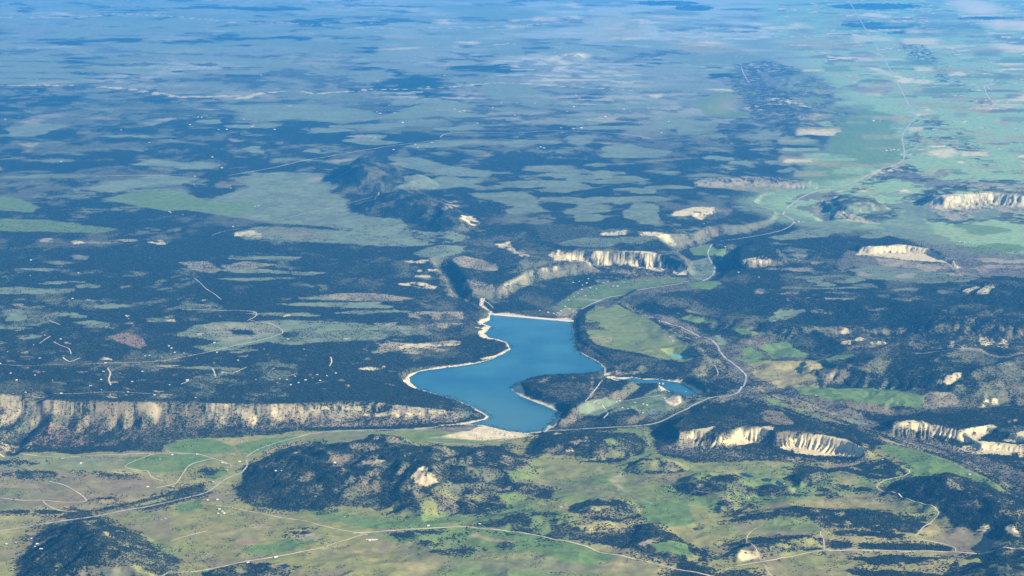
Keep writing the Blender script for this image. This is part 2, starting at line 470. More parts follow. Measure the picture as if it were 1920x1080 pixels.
n5 = fbm(GX, GY, 2200, 5, 901) - .05 * (PXG < 900) * (PYG > 440); n6 = fbm(GX, GY * .6, 380, 5, 902, .6)
FOR[:] = np.clip(FOR * (1.02 - .62 * sstep(.50, .68, n5 * .5 + n6 * .5)), 0, 1)
tone = sstep(.42, .62, fbm(GX, GY, 1300, 5, 903))
ALB[:] = ALB * (1 - .35 * tone[..., None]) + np.array([.12,.125,.07]) * .35 * tone[..., None]
# thin natural variation of the woods: small openings of brush everywhere
n1 = fbm(GX, GY, 700, 5, 91); n2 = fbm(GX, GY, 170, 4, 92)
op = sstep(0.56, 0.72, n1 - .04 * (PXG < 900) * (PYG > 440)) * sstep(0.40, 0.6, n2)
ALB[:] = ALB * (1 - .5 * op[..., None]) + np.array(PAL['g']) * .5 * op[..., None]
FOR[:] = FOR * (1 - .45 * op)
# the far country: haze painted as paler ground, streaks of sage among the woods
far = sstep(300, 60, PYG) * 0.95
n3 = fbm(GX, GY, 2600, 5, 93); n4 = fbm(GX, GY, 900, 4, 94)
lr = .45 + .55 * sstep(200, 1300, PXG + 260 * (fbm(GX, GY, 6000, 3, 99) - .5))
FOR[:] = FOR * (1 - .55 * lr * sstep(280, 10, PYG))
ALB[:] = ALB + (np.array([.40, .42, .34]) - ALB) * (.85 * lr * sstep(280, 10, PYG))[..., None]  # haze brightness put into the ground colour, stronger with distance
n7 = fbm(GX * .55, GY * .5, 1500, 6, 904, .6); n8 = fbm(GX * .5, GY * .6, 3800, 5, 905, .6)
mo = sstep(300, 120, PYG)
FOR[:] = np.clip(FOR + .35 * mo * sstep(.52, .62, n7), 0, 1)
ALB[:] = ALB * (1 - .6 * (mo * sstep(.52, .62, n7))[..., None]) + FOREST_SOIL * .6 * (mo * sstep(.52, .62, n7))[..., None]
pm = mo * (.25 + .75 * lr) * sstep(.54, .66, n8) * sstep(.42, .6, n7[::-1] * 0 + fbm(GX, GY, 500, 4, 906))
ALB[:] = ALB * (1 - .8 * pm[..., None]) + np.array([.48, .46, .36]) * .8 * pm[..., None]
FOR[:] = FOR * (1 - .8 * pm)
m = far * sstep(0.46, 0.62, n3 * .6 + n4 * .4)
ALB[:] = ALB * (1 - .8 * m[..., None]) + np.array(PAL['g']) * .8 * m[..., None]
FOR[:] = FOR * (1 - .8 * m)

# --- valleys
paint([(-560,850),(0,850),(130,850),(300,846),(330,824),(450,820),(560,808),(720,806),(900,800),(1000,815),(1220,800),(1235,850),(1300,866),(1620,862),(1640,838),(1700,850),(1800,900),(1920,935),(2300,1010),(2300,1300),(-560,1300)], 'M', 60, 60)
paint([(1440,-120),(2440,-120),(2440,470),(1920,480),(1800,465),(1700,440),(1600,425),(1500,418),(1470,412),(1450,395),(1410,378),(1430,360),(1510,345),(1530,300),(1570,290),(1590,250),(1610,215),(1570,170),(1500,110),(1440,40)], 'V', 200, 260, 900, a=.95)
paint([(1085,585),(1100,570),(1130,545),(1200,530),(1300,518),(1350,520),(1350,535),(1290,545),(1200,552),(1170,562),(1220,590),(1300,610),(1345,640),(1400,650),(1430,690),(1560,745),(1700,800),(1920,880),(1990,930),(1920,960),(1700,860),(1600,800),(1400,745),(1350,750),(1340,720),(1370,700),(1340,650),(1290,630),(1220,595),(1170,570),(1100,585),(1040,590),(1035,575)], 'K', 50, 50, keep=.3)
paint([(1600,425),(1720,440),(1800,460),(1920,478),(2440,500),(2440,520),(1900,520),(1790,505),(1760,520),(1600,500),(1570,505),(1590,470),(1770,500),(1780,480),(1700,450)], 'K', 60, 80, keep=.15)
# variation in the open country: green, straw and brown mottling, long low drifts
opn = (FOR < 0.04)
v1 = fbm(GX, GY, 900, 5, 95); v2 = fbm(GX, GY, 420, 5, 96); v3 = fbm(GX, GY, 1500, 4, 97); v4 = fbm(GX, GY, 120, 4, 98)
near = opn & (PYG > 700)
def mixin(mask, m, c):
    mm = (m * mask)[..., None]
    ALB[:] = ALB * (1 - mm) + np.array(PAL[c]) * mm
mixin(near, sstep(.50, .64, v1) * .75, 'D')
mixin(near, sstep(.52, .66, v2) * .65, 'B')
mixin(near, sstep(.54, .68, v3) * .8, 'G')
ne = opn & (PYG <= 480) & (PXG > 1380)
mixin(ne, sstep(.50, .60, v1) * .6, 'g')
mixin(ne, sstep(.56, .64, v2) * .8, 'D')
mixin(ne, sstep(.62, .70, v3) * .9, 'K')
mixin(ne, sstep(.66, .72, v2 * .5 + v1 * .5 + .06) * .9, 'C')

# --- left plateau clearings
paint([(385,378),(470,350),(430,334),(520,322),(600,325),(632,350),(612,362),(655,375),(650,390),(700,405),(760,412),(770,430),(640,427),(520,418),(470,412),(420,405),(355,394),(400,386)], 'g', 60, 80)
paint([(193,373),(235,363),(290,357),(330,358),(400,380),(480,385),(470,398),(410,402),(355,393),(310,395),(260,386)], 'G', 50, 50, a=.9)
paint([(150,353),(215,341),(300,328),(370,334),(340,346),(260,352),(210,361)], 'g', 60, 90)
lens(340,309,66,8,'g'); lens(46,332,40,4,'g'); lens(430,345,30,7,'B', a=.6)
paint([(0,368),(30,371),(75,388),(60,398),(0,395),(-80,390)], 'G', 60, 60, a=.8)
paint([(-80,408),(0,410),(80,413),(150,420),(217,430),(190,437),(60,434),(0,433),(-80,430)], 'G', 60, 60, a=.8)
paint([(405,196),(470,198),(600,196),(690,208),(720,222),(640,232),(560,222),(500,228),(440,224),(460,212)], 'g', 90, 120)
for k, (a, b) in enumerate([(108,113),(117,122),(127,134),(138,146),(149,156)]):
    paint([(-60,a-1),(60,a),(130+12*k,a+3),(190-8*(k%2),b-1),(120,b),(0,b),(-60,b)], 'g', 60, 60, seed=k)
paint([(207,81),(330,84),(450,88),(440,98),(330,98),(250,90)], 'g', 120, 200, seed=3)
paint([(310,103),(400,106),(530,115),(570,128),(480,125),(390,115)], 'g', 100, 200, seed=4)
paint([(355,134),(400,128),(430,135),(500,132),(480,140),(380,138)], 'g', 100, 150, seed=5)
paint([(0,50),(70,52),(110,50),(75,62),(0,58)], 'B', 100, 200, a=.7)
paint([(60,3),(110,5),(170,14),(150,20),(80,15)], 'g', 100, 200)
paint([(728,294),(790,298),(850,312),(920,322),(915,332),(820,327),(760,314)], 'g', 60, 80)
paint([(738,336),(830,332),(912,338),(880,349),(780,352),(735,346)], 'g', 60, 80)
for q in [(955,372,62,13),(985,392,50,8),(1095,375,70,7),(1110,392,58,8),(1060,352,66,7),(990,345,80,6),(1110,408,48,6),(1205,402,42,14),(1190,374,46,6),(1100,322,58,6),(1160,337,56,6),
          (1030,318,55,5),(1140,308,40,4),(905,352,30,5),(1240,352,36,5),(1085,338,40,4),(1200,357,40,5)]:
    lens(*q, 'g', warp=150, a=.85)
for q in [(1180,285,80,10),(1085,261,32,7),(995,267,40,6),(900,268,60,5),(955,206,30,4),(820,200,60,10),(800,215,70,8),(770,190,50,6),(1010,190,50,5),(1160,200,90,5),(870,240,36,5),(620,245,40,4),
          (1110,226,60,6),(1170,240,70,4),(960,170,75,10),(520,300,24,4),(590,284,30,4),(285,231,16,5),(395,228,20,3),(580,214,40,4),(240,255,40,4),(480,236,40,4),(60,242,50,10),(470,280,30,5),
          (700,236,60,4),(690,262,60,8),(820,270,50,6),(1075,330,60,5),(240,345,40,5),(1300,238,50,12),(1260,230,40,8)]:
    lens(*q, 'g', warp=220)
for q in [(1130,225,45,4),(680,255,25,3),(60,228,18,4),(55,272,16,3),(440,263,14,3),(390,205,18,2),(310,224,16,4)]:
    lens(*q, 'T', warp=100, a=.7)
paint([(440,438),(480,426),(560,426),(640,432),(760,440),(790,452),(720,462),(640,456),(540,450),(460,449)], 'g', 50, 60)
lens(540,439,80,7,'B', a=.7); lens(470,439,26,5,'C', a=.7, warp=50, holes=.3); lens(445,440,10,3,'C', warp=30)
paint([(640,418),(720,425),(800,430),(870,440),(885,450),(800,462),(720,462),(640,455)], 'g', 60, 90, holes=.25)
paint([(775,476),(820,460),(872,462),(860,475),(832,486),(790,482)], 'g', 40, 50)
paint([(848,488),(870,480),(905,488),(935,494),(932,507),(890,505),(862,500)], 'T', 30, 30, a=.75)
paint([(335,492),(390,490),(415,507),(400,513),(360,506)], 'T', 30, 30, a=.6)
paint([(415,498),(460,490),(520,496),(470,505),(430,508)], 'T', 30, 40, a=.6)
for q in [(500,484,70,2.5),(480,523,60,3.5),(560,512,44,4),(470,508,70,3),(610,560,40,3),(640,572,120,4),(700,585,60,3),(540,590,70,3)]:
    lens(*q, 'g', warp=50)
paint([(578,555),(640,550),(720,551),(778,560),(740,565),(640,563)], 'T', 30, 30, a=.65)
paint([(365,611),(400,603),(470,605),(525,600),(600,602),(700,610),(790,620),(710,637),(620,641),(540,647),(500,641),(450,652),(400,657),(365,650),(412,640),(330,628)], 'g', 40, 55)
paint([(380,607),(520,602),(520,622),(450,640),(420,640),(390,622)], 'T', 40, 40, a=.45)
trees([(430,618),(470,619),(475,628),(440,627)], warp=20); trees([(528,624),(565,622),(560,632),(530,633)], warp=20); trees([(700,620),(790,618),(800,628),(730,632)], warp=40)
paint([(203,632),(235,622),(262,630),(275,648),(255,652),(225,642)], 'R', 25, 25, a=.75, keep=.12)
for q in [(70,545,60,7),(20,549,30,3),(110,530,40,3),(165,536,18,5),(30,592,28,9),(145,592,15,5),(115,590,14,4),(60,632,22,4),(175,608,42,6),(20,615,32,3),(205,571,12,2),(210,575,30,4),
          (300,600,30,3),(115,493,16,3),(70,505,30,2.5),(150,482,16,4),(420,655,60,3),(390,690,60,3),(450,660,20,2)]:
    lens(*q, 'g', warp=45)
for q in [(38,572,14,3,'R'),(45,690,8,3,'R'),(45,631,10,2,'R'),(150,455,20,3,'C'),(86,450,16,3,'T'),(205,452,60,4,'T'),(295,454,16,4,'C'),(235,538,8,3,'R'),(310,686,20,2,'T')]:
    lens(q[0], q[1], q[2], q[3], q[4], warp=30, holes=.35, a=.8)
for k in range(150):      # small yards and openings around the plateau homes
    px, py = rng.uniform(-40, 760), rng.uniform(560, 745)
    if py < 640 and rng.random() < .45: continue
    lens(px, py, rng.uniform(3, 13), rng.uniform(.8, 2.2), rng.choice(['g', 'T', 'R', 'g', 'C']), ang=rng.uniform(-12, 12), warp=18, a=rng.uniform(.3, .75), f=20, seed=k % 37)
for k in range(420):      # clearings thinning out into the distance
    px, py = rng.uniform(-300, 1560), 20 + 440 * rng.random() ** 1.3
    if py > 330 and rng.random() < .72: continue
    if px > 1380 and py > 120: continue
    lens(px, py, rng.uniform(8, 46), rng.uniform(.8, 3.6), rng.choice(['g', 'g', 'g', 'D', 'T', 'C'], p=[.34, .28, .2, .06, .08, .04]), ang=rng.uniform(-4, 6), warp=170, a=rng.uniform(.35, .9), f=90, seed=k % 41)

trees([(600,338),(640,305),(690,296),(740,312),(765,345),(720,352),(650,350)], .95, 60, 60)
trees([(655,385),(700,365),(760,352),(850,360),(895,400),(905,430),(830,436),(770,430),(755,410),(700,408),(660,398)], .95, 50, 50)
trees([(900,440),(1000,445),(1040,470),(1000,505),(930,500),(880,470)], .8, 50, 60)
trees([(1000,420),(1120,425),(1130,445),(1060,462),(1010,450)], .7, 50, 60)
# --- long pale ledges across the far plateau
def ledge(pts, w, holes=.3, seed=0, c='C', a=.62):
    line(pts, c, w * .8, a=a, warp=w * .7, holes=min(.7, holes + .12), keep=.1, seed=seed)
ledge([(190,163),(250,168),(340,182),(440,180)], 210, .1)
ledge([(450,186),(490,175),(540,170),(600,176),(640,172),(700,168)], 180, .2, 1)
ledge([(720,168),(850,163),(930,155),(1000,158),(1080,164),(1200,170)], 110, .25, 2)
ledge([(-80,160),(0,160),(130,160)], 170, .2, 3); ledge([(0,33),(125,34),(230,25),(340,32)], 260, .4, 4)
ledge([(340,32),(430,42),(560,44),(620,48)], 260, .55, 5); ledge([(660,52),(860,53),(1000,46),(1080,40)], 220, .5, 6)
ledge([(930,84),(960,82)], 160, 0, 7); ledge([(600,30),(700,44)], 120, .5, 8)
for q in [(1082,103,22,5),(1040,108,10,3),(1055,118,7,2.5),(1053,127,7,2),(1075,10,10,4),(970,38,8,2),(975,50,10,2.5),(1035,35,10,3),(1010,36,18,3),(835,41,12,4),(960,52,6,3),(880,80,16,2.5),
          (1165,45,10,3),(1190,38,14,2),(1210,42,18,2),(1170,72,16,3),(1330,82,34,3.5),(1230,180,9,2),(1480,192,30,4),(1465,187,16,3),(1415,203,8,4),(1495,48,14,4),(1500,62,12,3),(1075,33,14,3),
          (1250,8,14,5),(1460,52,22,3),(1420,45,10,2)]:
    lens(*q, 'C', warp=120, f=60, a=.85, holes=.1)
lens(1155,50,60,18,'D', warp=600, a=.6); lens(1320,90,60,16,'D', warp=600, a=.6); lens(900,20,70,14,'g', warp=800, a=.8); lens(1340,110,70,12,'g', warp=500)
# --- north-east valley detail
paint([(1310,195),(1340,178),(1400,168),(1425,175),(1400,182),(1360,190),(1350,202),(1400,212),(1422,214),(1390,220),(1345,218),(1318,210)], 'G', 60, 90)
paint([(1320,198),(1345,180),(1400,172),(1420,176),(1400,190),(1360,215),(1330,214)], 'Y', 90, 90, a=.35)
paint([(1480,75),(1560,68),(1600,80),(1560,92),(1500,90)], 'Y', 200, 200, a=.6)
lens(1635,168,34,8,'R', warp=60, a=.7); lens(1620,105,28,6,'R', warp=90, a=.6); lens(1700,83,20,7,'R', warp=90, a=.5)
lens(1640,29,24,4,'C', warp=100); lens(1665,138,30,4,'C', warp=80, ang=14); lens(1710,152,28,6,'C', warp=110, holes=.3); lens(1738,211,24,5,'C', warp=60)
for q in [(1695,226,22,3),(1810,63,26,3),(1750,60,14,2),(1730,86,14,3),(1670,101,18,3),(1840,193,20,3),(1730,260,24,4),(1770,287,34,6),(1835,280,20,3),(1800,128,24,4),(1860,36,30,10),(1900,45,40,9),
          (1905,90,40,10),(1880,198,30,5),(1920,185,30,4),(1840,12,40,9),(1760,225,20,3),(1590,20,20,2),(1720,165,20,3),(1610,72,20,3),(1900,120,30,3),(1780,160,20,2),(1890,236,20,2)]:
    lens(*q, 'C' if q[2] > 25 else 'D', warp=150, a=.85, f=80)
paint([(1780,2),(1810,0),(1835,12),(1880,18),(1860,25),(1820,26),(1795,14)], 'S', 100, 100)
paint([(1870,42),(1920,42),(2000,50),(2000,60),(1900,56)], 'S', 100, 100)
for q in [(1250,6,60,5),(1640,12,90,6),(1650,48,70,7),(1600,38,30,4),(1850,34,60,3),(1300,15,40,6),(1700,62,40,4)]:
    tlens(*q, warp=300, f=120)  # cloud shadows on the far valley, painted as dark woods
trees([(1690,60),(1740,90),(1770,130),(1790,150),(1830,170),(1860,190),(1850,200),(1800,180),(1760,150),(1700,100)], .8, 80, 250, holes=.45)
trees([(1720,225),(1760,215),(1800,240),(1860,300),(1850,310),(1790,280),(1740,260),(1700,300),(1690,250)], .8, 80, 250, holes=.45)
trees([(1640,325),(1700,305),(1760,330),(1750,345),(1680,335),(1600,360)], .8, 60, 150, holes=.3)
paint([(1560,215),(1620,205),(1680,215),(1690,250),(1690,300),(1640,318),(1590,335),(1530,340),(1500,330),(1540,300),(1560,260)], 'G', 80, 100, a=.85)
paint([(1520,300),(1580,300),(1640,312),(1600,316),(1530,312)], 'D', 60, 80, a=.5)
trees([(1380,120),(1440,110),(1500,130),(1560,160),(1600,215),(1570,245),(1500,248),(1440,240),(1400,200),(1370,160)], .8, 150, 200, holes=.25)
line([(1430,135),(1450,160)], 'K', 150, warp=100); lens(1480,150,40,12,'g', warp=200, a=.5)
ledge([(1440,187),(1480,192),(1520,202),(1560,208)], 110, .35, 9)
paint([(1300,342),(1330,334),(1400,330),(1460,333),(1520,340),(1510,352),(1440,350),(1370,352),(1310,350)], 'T', 50, 50, holes=.45, streak=True, keep=.2)
lens(1400,350,110,6,'D', warp=60, a=.5)
for q in [(1430,254,40,6),(1475,262,24,5),(1350,255,20,3),(1430,280,26,2.5),(1395,306,20,5),(1465,305,26,6),(1480,318,20,5),(1345,296,22,3),(1500,262,24,3),(1555,250,20,4)]:
    lens(*q, 'g', warp=110)
for k in range(170):     # fields and paddocks
    px, py = rng.uniform(1480, 1930), 30 + 300 * rng.random()
    w_, h_ = rng.uniform(12, 45), rng.uniform(1.5, 6)
    sk = rng.uniform(-6, 6)
    paint([(px - w_, py - h_), (px + w_, py - h_ + rng.uniform(-1, 1)), (px + w_ + sk, py + h_), (px - w_ + sk, py + h_ + rng.uniform(-1, 1))], rng.choice(['V', 'V', 'D', 'Y', 'C', 'K', 'G']), 30, 25, a=rng.uniform(.35, .8), seed=k % 43)
# --- badlands, right of the valley
def rock(pts, holes=.25, c='C', a=.95, streak=True, keep=.05, f=25, warp=20, seed=0, ns=120):
    paint(pts, c, f, warp, ns=ns, holes=holes, streak=streak, keep=keep, a=a, seed=seed)
trees([(1690,372),(1760,348),(1840,338),(2100,335),(2100,440),(1940,425),(1860,412),(1800,425),(1740,415),(1700,395)], .8, 50, 80, holes=.2)
rock([(1730,384),(1760,366),(1800,362),(1860,358),(1920,364),(2100,366),(2100,412),(1920,402),(1890,398),(1850,402),(1810,412),(1780,412)], .42, 'T', seed=1)
rock([(1745,380),(1800,364),(1860,361),(1920,367),(2000,368),(2000,390),(1900,388),(1820,392),(1770,396)], .42, 'C', seed=16, a=.8)
rock([(1800,346),(1830,336),(1860,344),(1920,346),(2100,346),(2100,362),(1920,360),(1860,354),(1820,356)], .4, 'T', seed=2)
paint([(1820,400),(1870,392),(1880,402),(1830,416)], 'g', 40, 30)
paint([(1690,385),(1740,385),(1760,410),(1700,408)], 'g', 50, 40)
paint([(1650,395),(1720,400),(1760,440),(1800,455),(1760,460),(1690,445),(1640,420)], 'g', 60, 80)
rock([(1606,478),(1612,466),(1640,462),(1690,458),(1740,466),(1775,486),(1790,494),(1760,492),(1740,490),(1700,488),(1660,482),(1620,478)], .02, seed=3)
rock([(1640,484),(1700,488),(1760,494),(1800,500),(1790,506),(1700,502),(1650,498)], .35, 'T', seed=4)
paint([(1590,506),(1640,498),(1720,506),(1780,512),(1860,520),(1780,530),(1700,530),(1620,522)], 'g', 50, 60, a=.9)
for q in [(1620,514,18,4),(1700,517,20,4),(1790,515,16,3),(1840,505,20,5),(1880,500,30,4),(1745,505,20,3),(1900,490,40,4),(1860,487,20,3)]:
    lens(*q, 'T', warp=60, a=.8)
paint([(1530,360),(1590,372),(1650,380),(1720,380),(1700,388),(1620,382),(1545,372)], 'g', 50, 60)
paint([(1480,405),(1530,412),(1620,420),(1600,426),(1520,428),(1490,418)], 'g', 40, 40)
lens(1505,440,56,8,'g', warp=40); lens(1560,432,30,7,'g', warp=40); lens(1650,440,34,6,'g', warp=60); lens(1690,441,22,4,'g'); lens(1840,430,60,8,'G', warp=60, a=.8); lens(1870,466,70,7,'G', warp=60, a=.9)
rock([(1258,402),(1275,394),(1310,388),(1340,388),(1340,398),(1325,402),(1315,412),(1295,402),(1265,405)], .15, seed=5)
trees([(1540,368),(1560,360),(1600,368),(1640,374),(1690,392),(1680,408),(1620,420),(1585,410),(1545,415),(1530,395)], .75, 120, 150, holes=.15)
lens(1620,392,40,8,'g',warp=200,a=.6)
rock([(1560,400),(1600,402),(1625,412),(1650,420),(1600,416),(1565,410)], .4, seed=6, a=.7)
rock([(1388,488),(1430,480),(1450,488),(1420,500),(1392,500)], .4, seed=7, a=.8)
for q in [(1500,482,16,5),(1530,493,10,3),(1490,505,40,4),(1425,546,12,4),(1480,550,22,3),(1480,560,8,5),(1540,584,16,4),(1545,560,70,2),(1705,560,24,5),(1650,580,20,1.5),(1700,542,26,2),(1480,585,30,3)]:
    lens(*q, 'T', warp=35, a=.7, holes=.2)
for q in [(1520,523,30,5),(1560,518,30,3),(1600,525,30,5),(1545,533,20,4),(1580,540,40,2),(1495,540,40,2),(1570,549,26,1.8),(1620,535,30,3),(1700,543,30,2),(1770,548,12,2),(1468,592,28,8),(1485,585,16,6)]:
    lens(*q, 'g', warp=50)
rock([(1804,546),(1830,536),(1838,540),(1815,550)], .1, seed=8, a=.8); rock([(1832,549),(1848,534),(1866,536),(1855,550),(1838,552)], .05, seed=9, a=.85)
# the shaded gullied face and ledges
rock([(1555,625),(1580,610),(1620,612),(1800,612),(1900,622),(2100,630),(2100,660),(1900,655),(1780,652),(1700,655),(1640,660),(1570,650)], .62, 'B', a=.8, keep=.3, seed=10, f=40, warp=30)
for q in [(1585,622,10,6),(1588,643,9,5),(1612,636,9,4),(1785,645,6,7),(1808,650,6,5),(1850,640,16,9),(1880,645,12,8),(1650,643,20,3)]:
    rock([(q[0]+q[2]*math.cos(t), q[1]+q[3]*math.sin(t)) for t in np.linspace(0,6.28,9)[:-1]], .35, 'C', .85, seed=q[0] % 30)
line([(1720,663),(1780,657),(1840,657),(1860,667),(1890,670),(1925,664)], 'K', 22); line([(1720,662),(1780,656),(1840,656),(1862,666),(1890,669),(1925,662)], 'T', 10, a=.6)
line([(1790,684),(1840,687),(1900,684)], 'T', 7, a=.6); line([(1740,596),(1800,595),(1860,590)], 'R', 10, a=.7)
rock([(1760,720),(1790,698),(1806,698),(1792,716),(1775,722)], .1, seed=11); rock([(1815,768),(1850,748),(1856,752),(1835,768)], .2, seed=12); rock([(1845,770),(1862,747),(1872,748),(1862,768)], .1, seed=13)
# --- river flats on the right
paint([(1428,648),(1475,640),(1500,660),(1514,670),(1450,673),(1436,660)], 'G', 25, 20)
paint([(1390,655),(1410,650),(1430,668),(1420,675),(1395,668)], 'G', 25, 20)
paint([(1365,615),(1400,618),(1425,628),(1390,628)], 'G', 25, 20)
paint([(1370,672),(1450,678),(1540,674),(1600,664),(1605,668),(1540,682),(1440,686)], 'G', 20, 15)
paint([(1405,682),(1440,677),(1530,676),(1545,690),(1530,700),(1535,722),(1545,735),(1490,728),(1440,718),(1415,700)], 'D', 25, 20)
paint([(1490,725),(1560,728),(1640,726),(1700,735),(1735,745),(1725,764),(1640,760),(1560,750),(1500,738)], 'G', 25, 20)
paint([(1728,745),(1745,735),(1790,738),(1800,752),(1790,768),(1735,766)], 'T', 25, 20, a=.7)
paint([(1540,705),(1565,700),(1560,718),(1545,728)], 'T', 20, 20, a=.6)
paint([(1575,752),(1640,758),(1705,770),(1700,776),(1640,774),(1590,765)], 'B', 25, 20, a=.8)
trees([(1545,765),(1600,770),(1700,778),(1800,785),(1920,790),(2200,800),(2200,770),(1900,755),(1740,768),(1600,752)], .9, 30, 25, holes=.1)
paint([(1575,753),(1640,758),(1705,770),(1700,776),(1640,773),(1590,764)], 'B', 25, 15, a=.7, seed=2)
paint([(1640,835),(1670,832),(1740,850),(1820,880),(1900,915),(1930,945),(1890,945),(1800,905),(1720,895),(1700,890),(1690,865)], 'G', 30, 25)
paint([(1430,745),(1480,752),(1560,790),(1580,800),(1520,780),(1450,762)], 'G', 25, 25, holes=.3)
paint([(1540,760),(1600,790),(1700,830),(1800,860),(1920,905),(1920,885),(1800,840),(1700,805),(1600,775)], 'K', 25, 25, keep=.25)
lens(1500,760,40,5,'G',warp=40,holes=.3); lens(1600,790,40,4,'g',warp=40,holes=.3,ang=12); lens(1420,700,18,12,'D',warp=40,holes=.3); lens(1700,835,50,4,'D',warp=40,holes=.2,ang=15); lens(1310,600,30,5,'G',warp=30,ang=14); lens(1350,640,14,8,'g',warp=30); lens(1820,880,50,4,'g',warp=40,ang=18,holes=.2)
line([(1470,745),(1540,768),(1600,795),(1680,822),(1760,850),(1850,890),(1920,930)], 'T', 16, a=.4, warp=14)
line([(1485,752),(1560,782),(1640,812),(1740,845),(1840,880)], 'K', 30, a=.5, warp=20, keep=.5)
RIV = [(1180,575),(1215,602),(1260,627),(1310,655),(1350,690),(1398,722),(1450,745),(1500,762),(1560,782),(1610,800),(1680,826),(1760,853),(1850,892),(1930,938),(2000,980)]
line(RIV, 'D', 80, a=.45, warp=60, holes=.3, keep=.2, seed=5)
line(RIV, 'K', 34, a=.8, warp=30, keep=.95, seed=6)
line([(x + 14, y - 8) for x, y in RIV], 'K', 14, a=.8, warp=25, keep=.9, holes=.35, seed=7)
line(RIV, 'T', 6, a=.8, warp=5, holes=.2, seed=8)
# --- bench between lake and river
paint([(1092,590),(1112,573),(1160,572),(1215,598),(1258,625),(1285,648),(1300,672),(1285,678),(1220,668),(1120,646),(1100,625)], 'G', 30, 20)
paint([(1092,590),(1112,573),(1160,572),(1215,598),(1258,625),(1285,648),(1300,672),(1285,678),(1220,668),(1120,646),(1100,625)], 'D', 40, 20, a=.30, seed=3)
paint([(1100,638),(1112,628),(1150,632),(1145,642),(1120,645)], 'Y', 20, 15, a=.4)
trees([(1090,605),(1125,604),(1122,612),(1140,620),(1100,618)], .8, 20, 10, holes=.2)
trees([(1072,600),(1088,590),(1096,612),(1100,628),(1120,650),(1200,668),(1290,680),(1330,660),(1345,690),(1385,720),(1360,742),(1315,742),(1300,722),(1280,714),(1210,706),(1150,704),(1135,690),(1085,658),(1078,630)], .85, 20, 15, holes=.12)
trees([(1075,600),(1085,583),(1110,566),(1135,556),(1150,556),(1120,572),(1098,588),(1098,612),(1104,632),(1100,650),(1083,658),(1080,640),(1076,620)], .97, 12, 8)
paint([(1195,690),(1205,684),(1214,692),(1205,700)], 'g', 12, 8); lens(1165,700,26,6,'T', warp=20, holes=.35, a=.8); lens(1315,703,8,4,'T', warp=12, a=.7); lens(1255,634,14,5,'T', warp=20, a=.6, ang=25)
# --- below the dam: village, green paddocks
paint([(1060,560),(1090,540),(1150,528),(1230,518),(1290,520),(1280,528),(1200,540),(1140,560),(1095,578),(1060,590),(1035,575)], 'G', 30, 25, a=.8)
paint([(1040,590),(1060,577),(1085,578),(1080,592),(1060,600)], 'T', 20, 12, a=.8)
lens(1090,547,14,4,'K'); lens(1150,534,16,5,'K'); lens(1045,572,6,5,'K', keep=.8); lens(1100,562,20,3,'T', a=.6, warp=20)
paint([(1293,465),(1330,458),(1345,470),(1335,480),(1300,478)], 'G', 25, 15)
paint([(1340,470),(1360,468),(1362,478),(1345,480)], 'G', 20, 12)
paint([(1285,530),(1335,527),(1355,532),(1330,543),(1295,540)], 'G', 20, 12)
paint([(1295,490),(1330,482),(1345,500),(1335,525),(1290,522)], 'g', 25, 20)
# --- cliff line above the village and around the canyon
rock([(1000,500),(1040,486),(1120,500),(1250,512),(1290,520),(1200,528),(1080,515),(1010,515)], .5, 'B', a=.8, keep=.4, seed=13, f=50, warp=30)
rock([(1028,478),(1042,468),(1060,476),(1100,470),(1110,500),(1070,490),(1040,488)], .4, seed=14)
rock([(1108,480),(1120,470),(1170,470),(1225,472),(1245,485),(1252,500),(1240,510),(1190,500),(1150,496),(1115,496)], .42, seed=15)
rock([(1110,494),(1180,498),(1240,508),(1200,520),(1120,505),(1060,492)], .6, 'T', a=.7, keep=.3, seed=16)
rock([(1262,508),(1275,500),(1290,508),(1285,516),(1268,516)], .1, seed=17)
ledge([(932,543),(960,528),(1000,512)], 14, 0, 20); ledge([(1015,505),(1042,500)], 18, .1, 21)
rock([(930,548),(985,520),(1010,515),(990,535),(940,552)], .6, 'T', a=.7, keep=.35, seed=18)
rock([(865,533),(890,526),(930,534),(934,546),(890,548),(866,545)], .45, 'T', a=.85, keep=.25, seed=19)
rock([(930,458),(955,453),(962,465),(975,478),(955,470)], .3, seed=20); lens(980,477,10,6,'T', warp=30, holes=.4)
ledge([(1128,437),(1172,432)], 22, .15, 22); ledge([(1197,434),(1240,440),(1270,462)], 26, .25, 23)
rock([(1125,437),(1175,432),(1175,440),(1130,442)], .2, seed=21); rock([(1196,434),(1240,436),(1270,460),(1245,450),(1200,442)], .3, seed=22)
lens(1140,452,90,9,'g', warp=60, a=.8)
lens(880,413,15,8,'C', warp=40, holes=.4); lens(845,385,14,8,'T', warp=40, holes=.45); line([(710,362),(703,374)], 'T', 10)
for q in [(800,507,14,3),(792,517,12,3),(785,535,34,5),(783,490,30,3),(825,494,12,3)]: lens(*q, 'C', warp=35, holes=.3, a=.8)
paint([(745,590),(790,584),(866,585),(868,598),(820,600),(770,595)], 'T', 30, 20, holes=.45, keep=.2)
paint([(680,606),(760,604),(870,606),(880,614),(760,618)], 'T', 40, 30, holes=.55, keep=.3)
paint([(720,610),(790,612),(810,626),(760,632),(700,630)], 'g', 40, 40, a=.6)
paint([(678,655),(710,640),(770,644),(850,638),(865,640),(850,655),(790,664),(700,662)], 'T', 30, 30, holes=.48, keep=.25)
lens(795,648,55,4,'C', warp=20, holes=.1, a=.8); lens(700,690,20,5,'C', warp=25, holes=.3, a=.85)
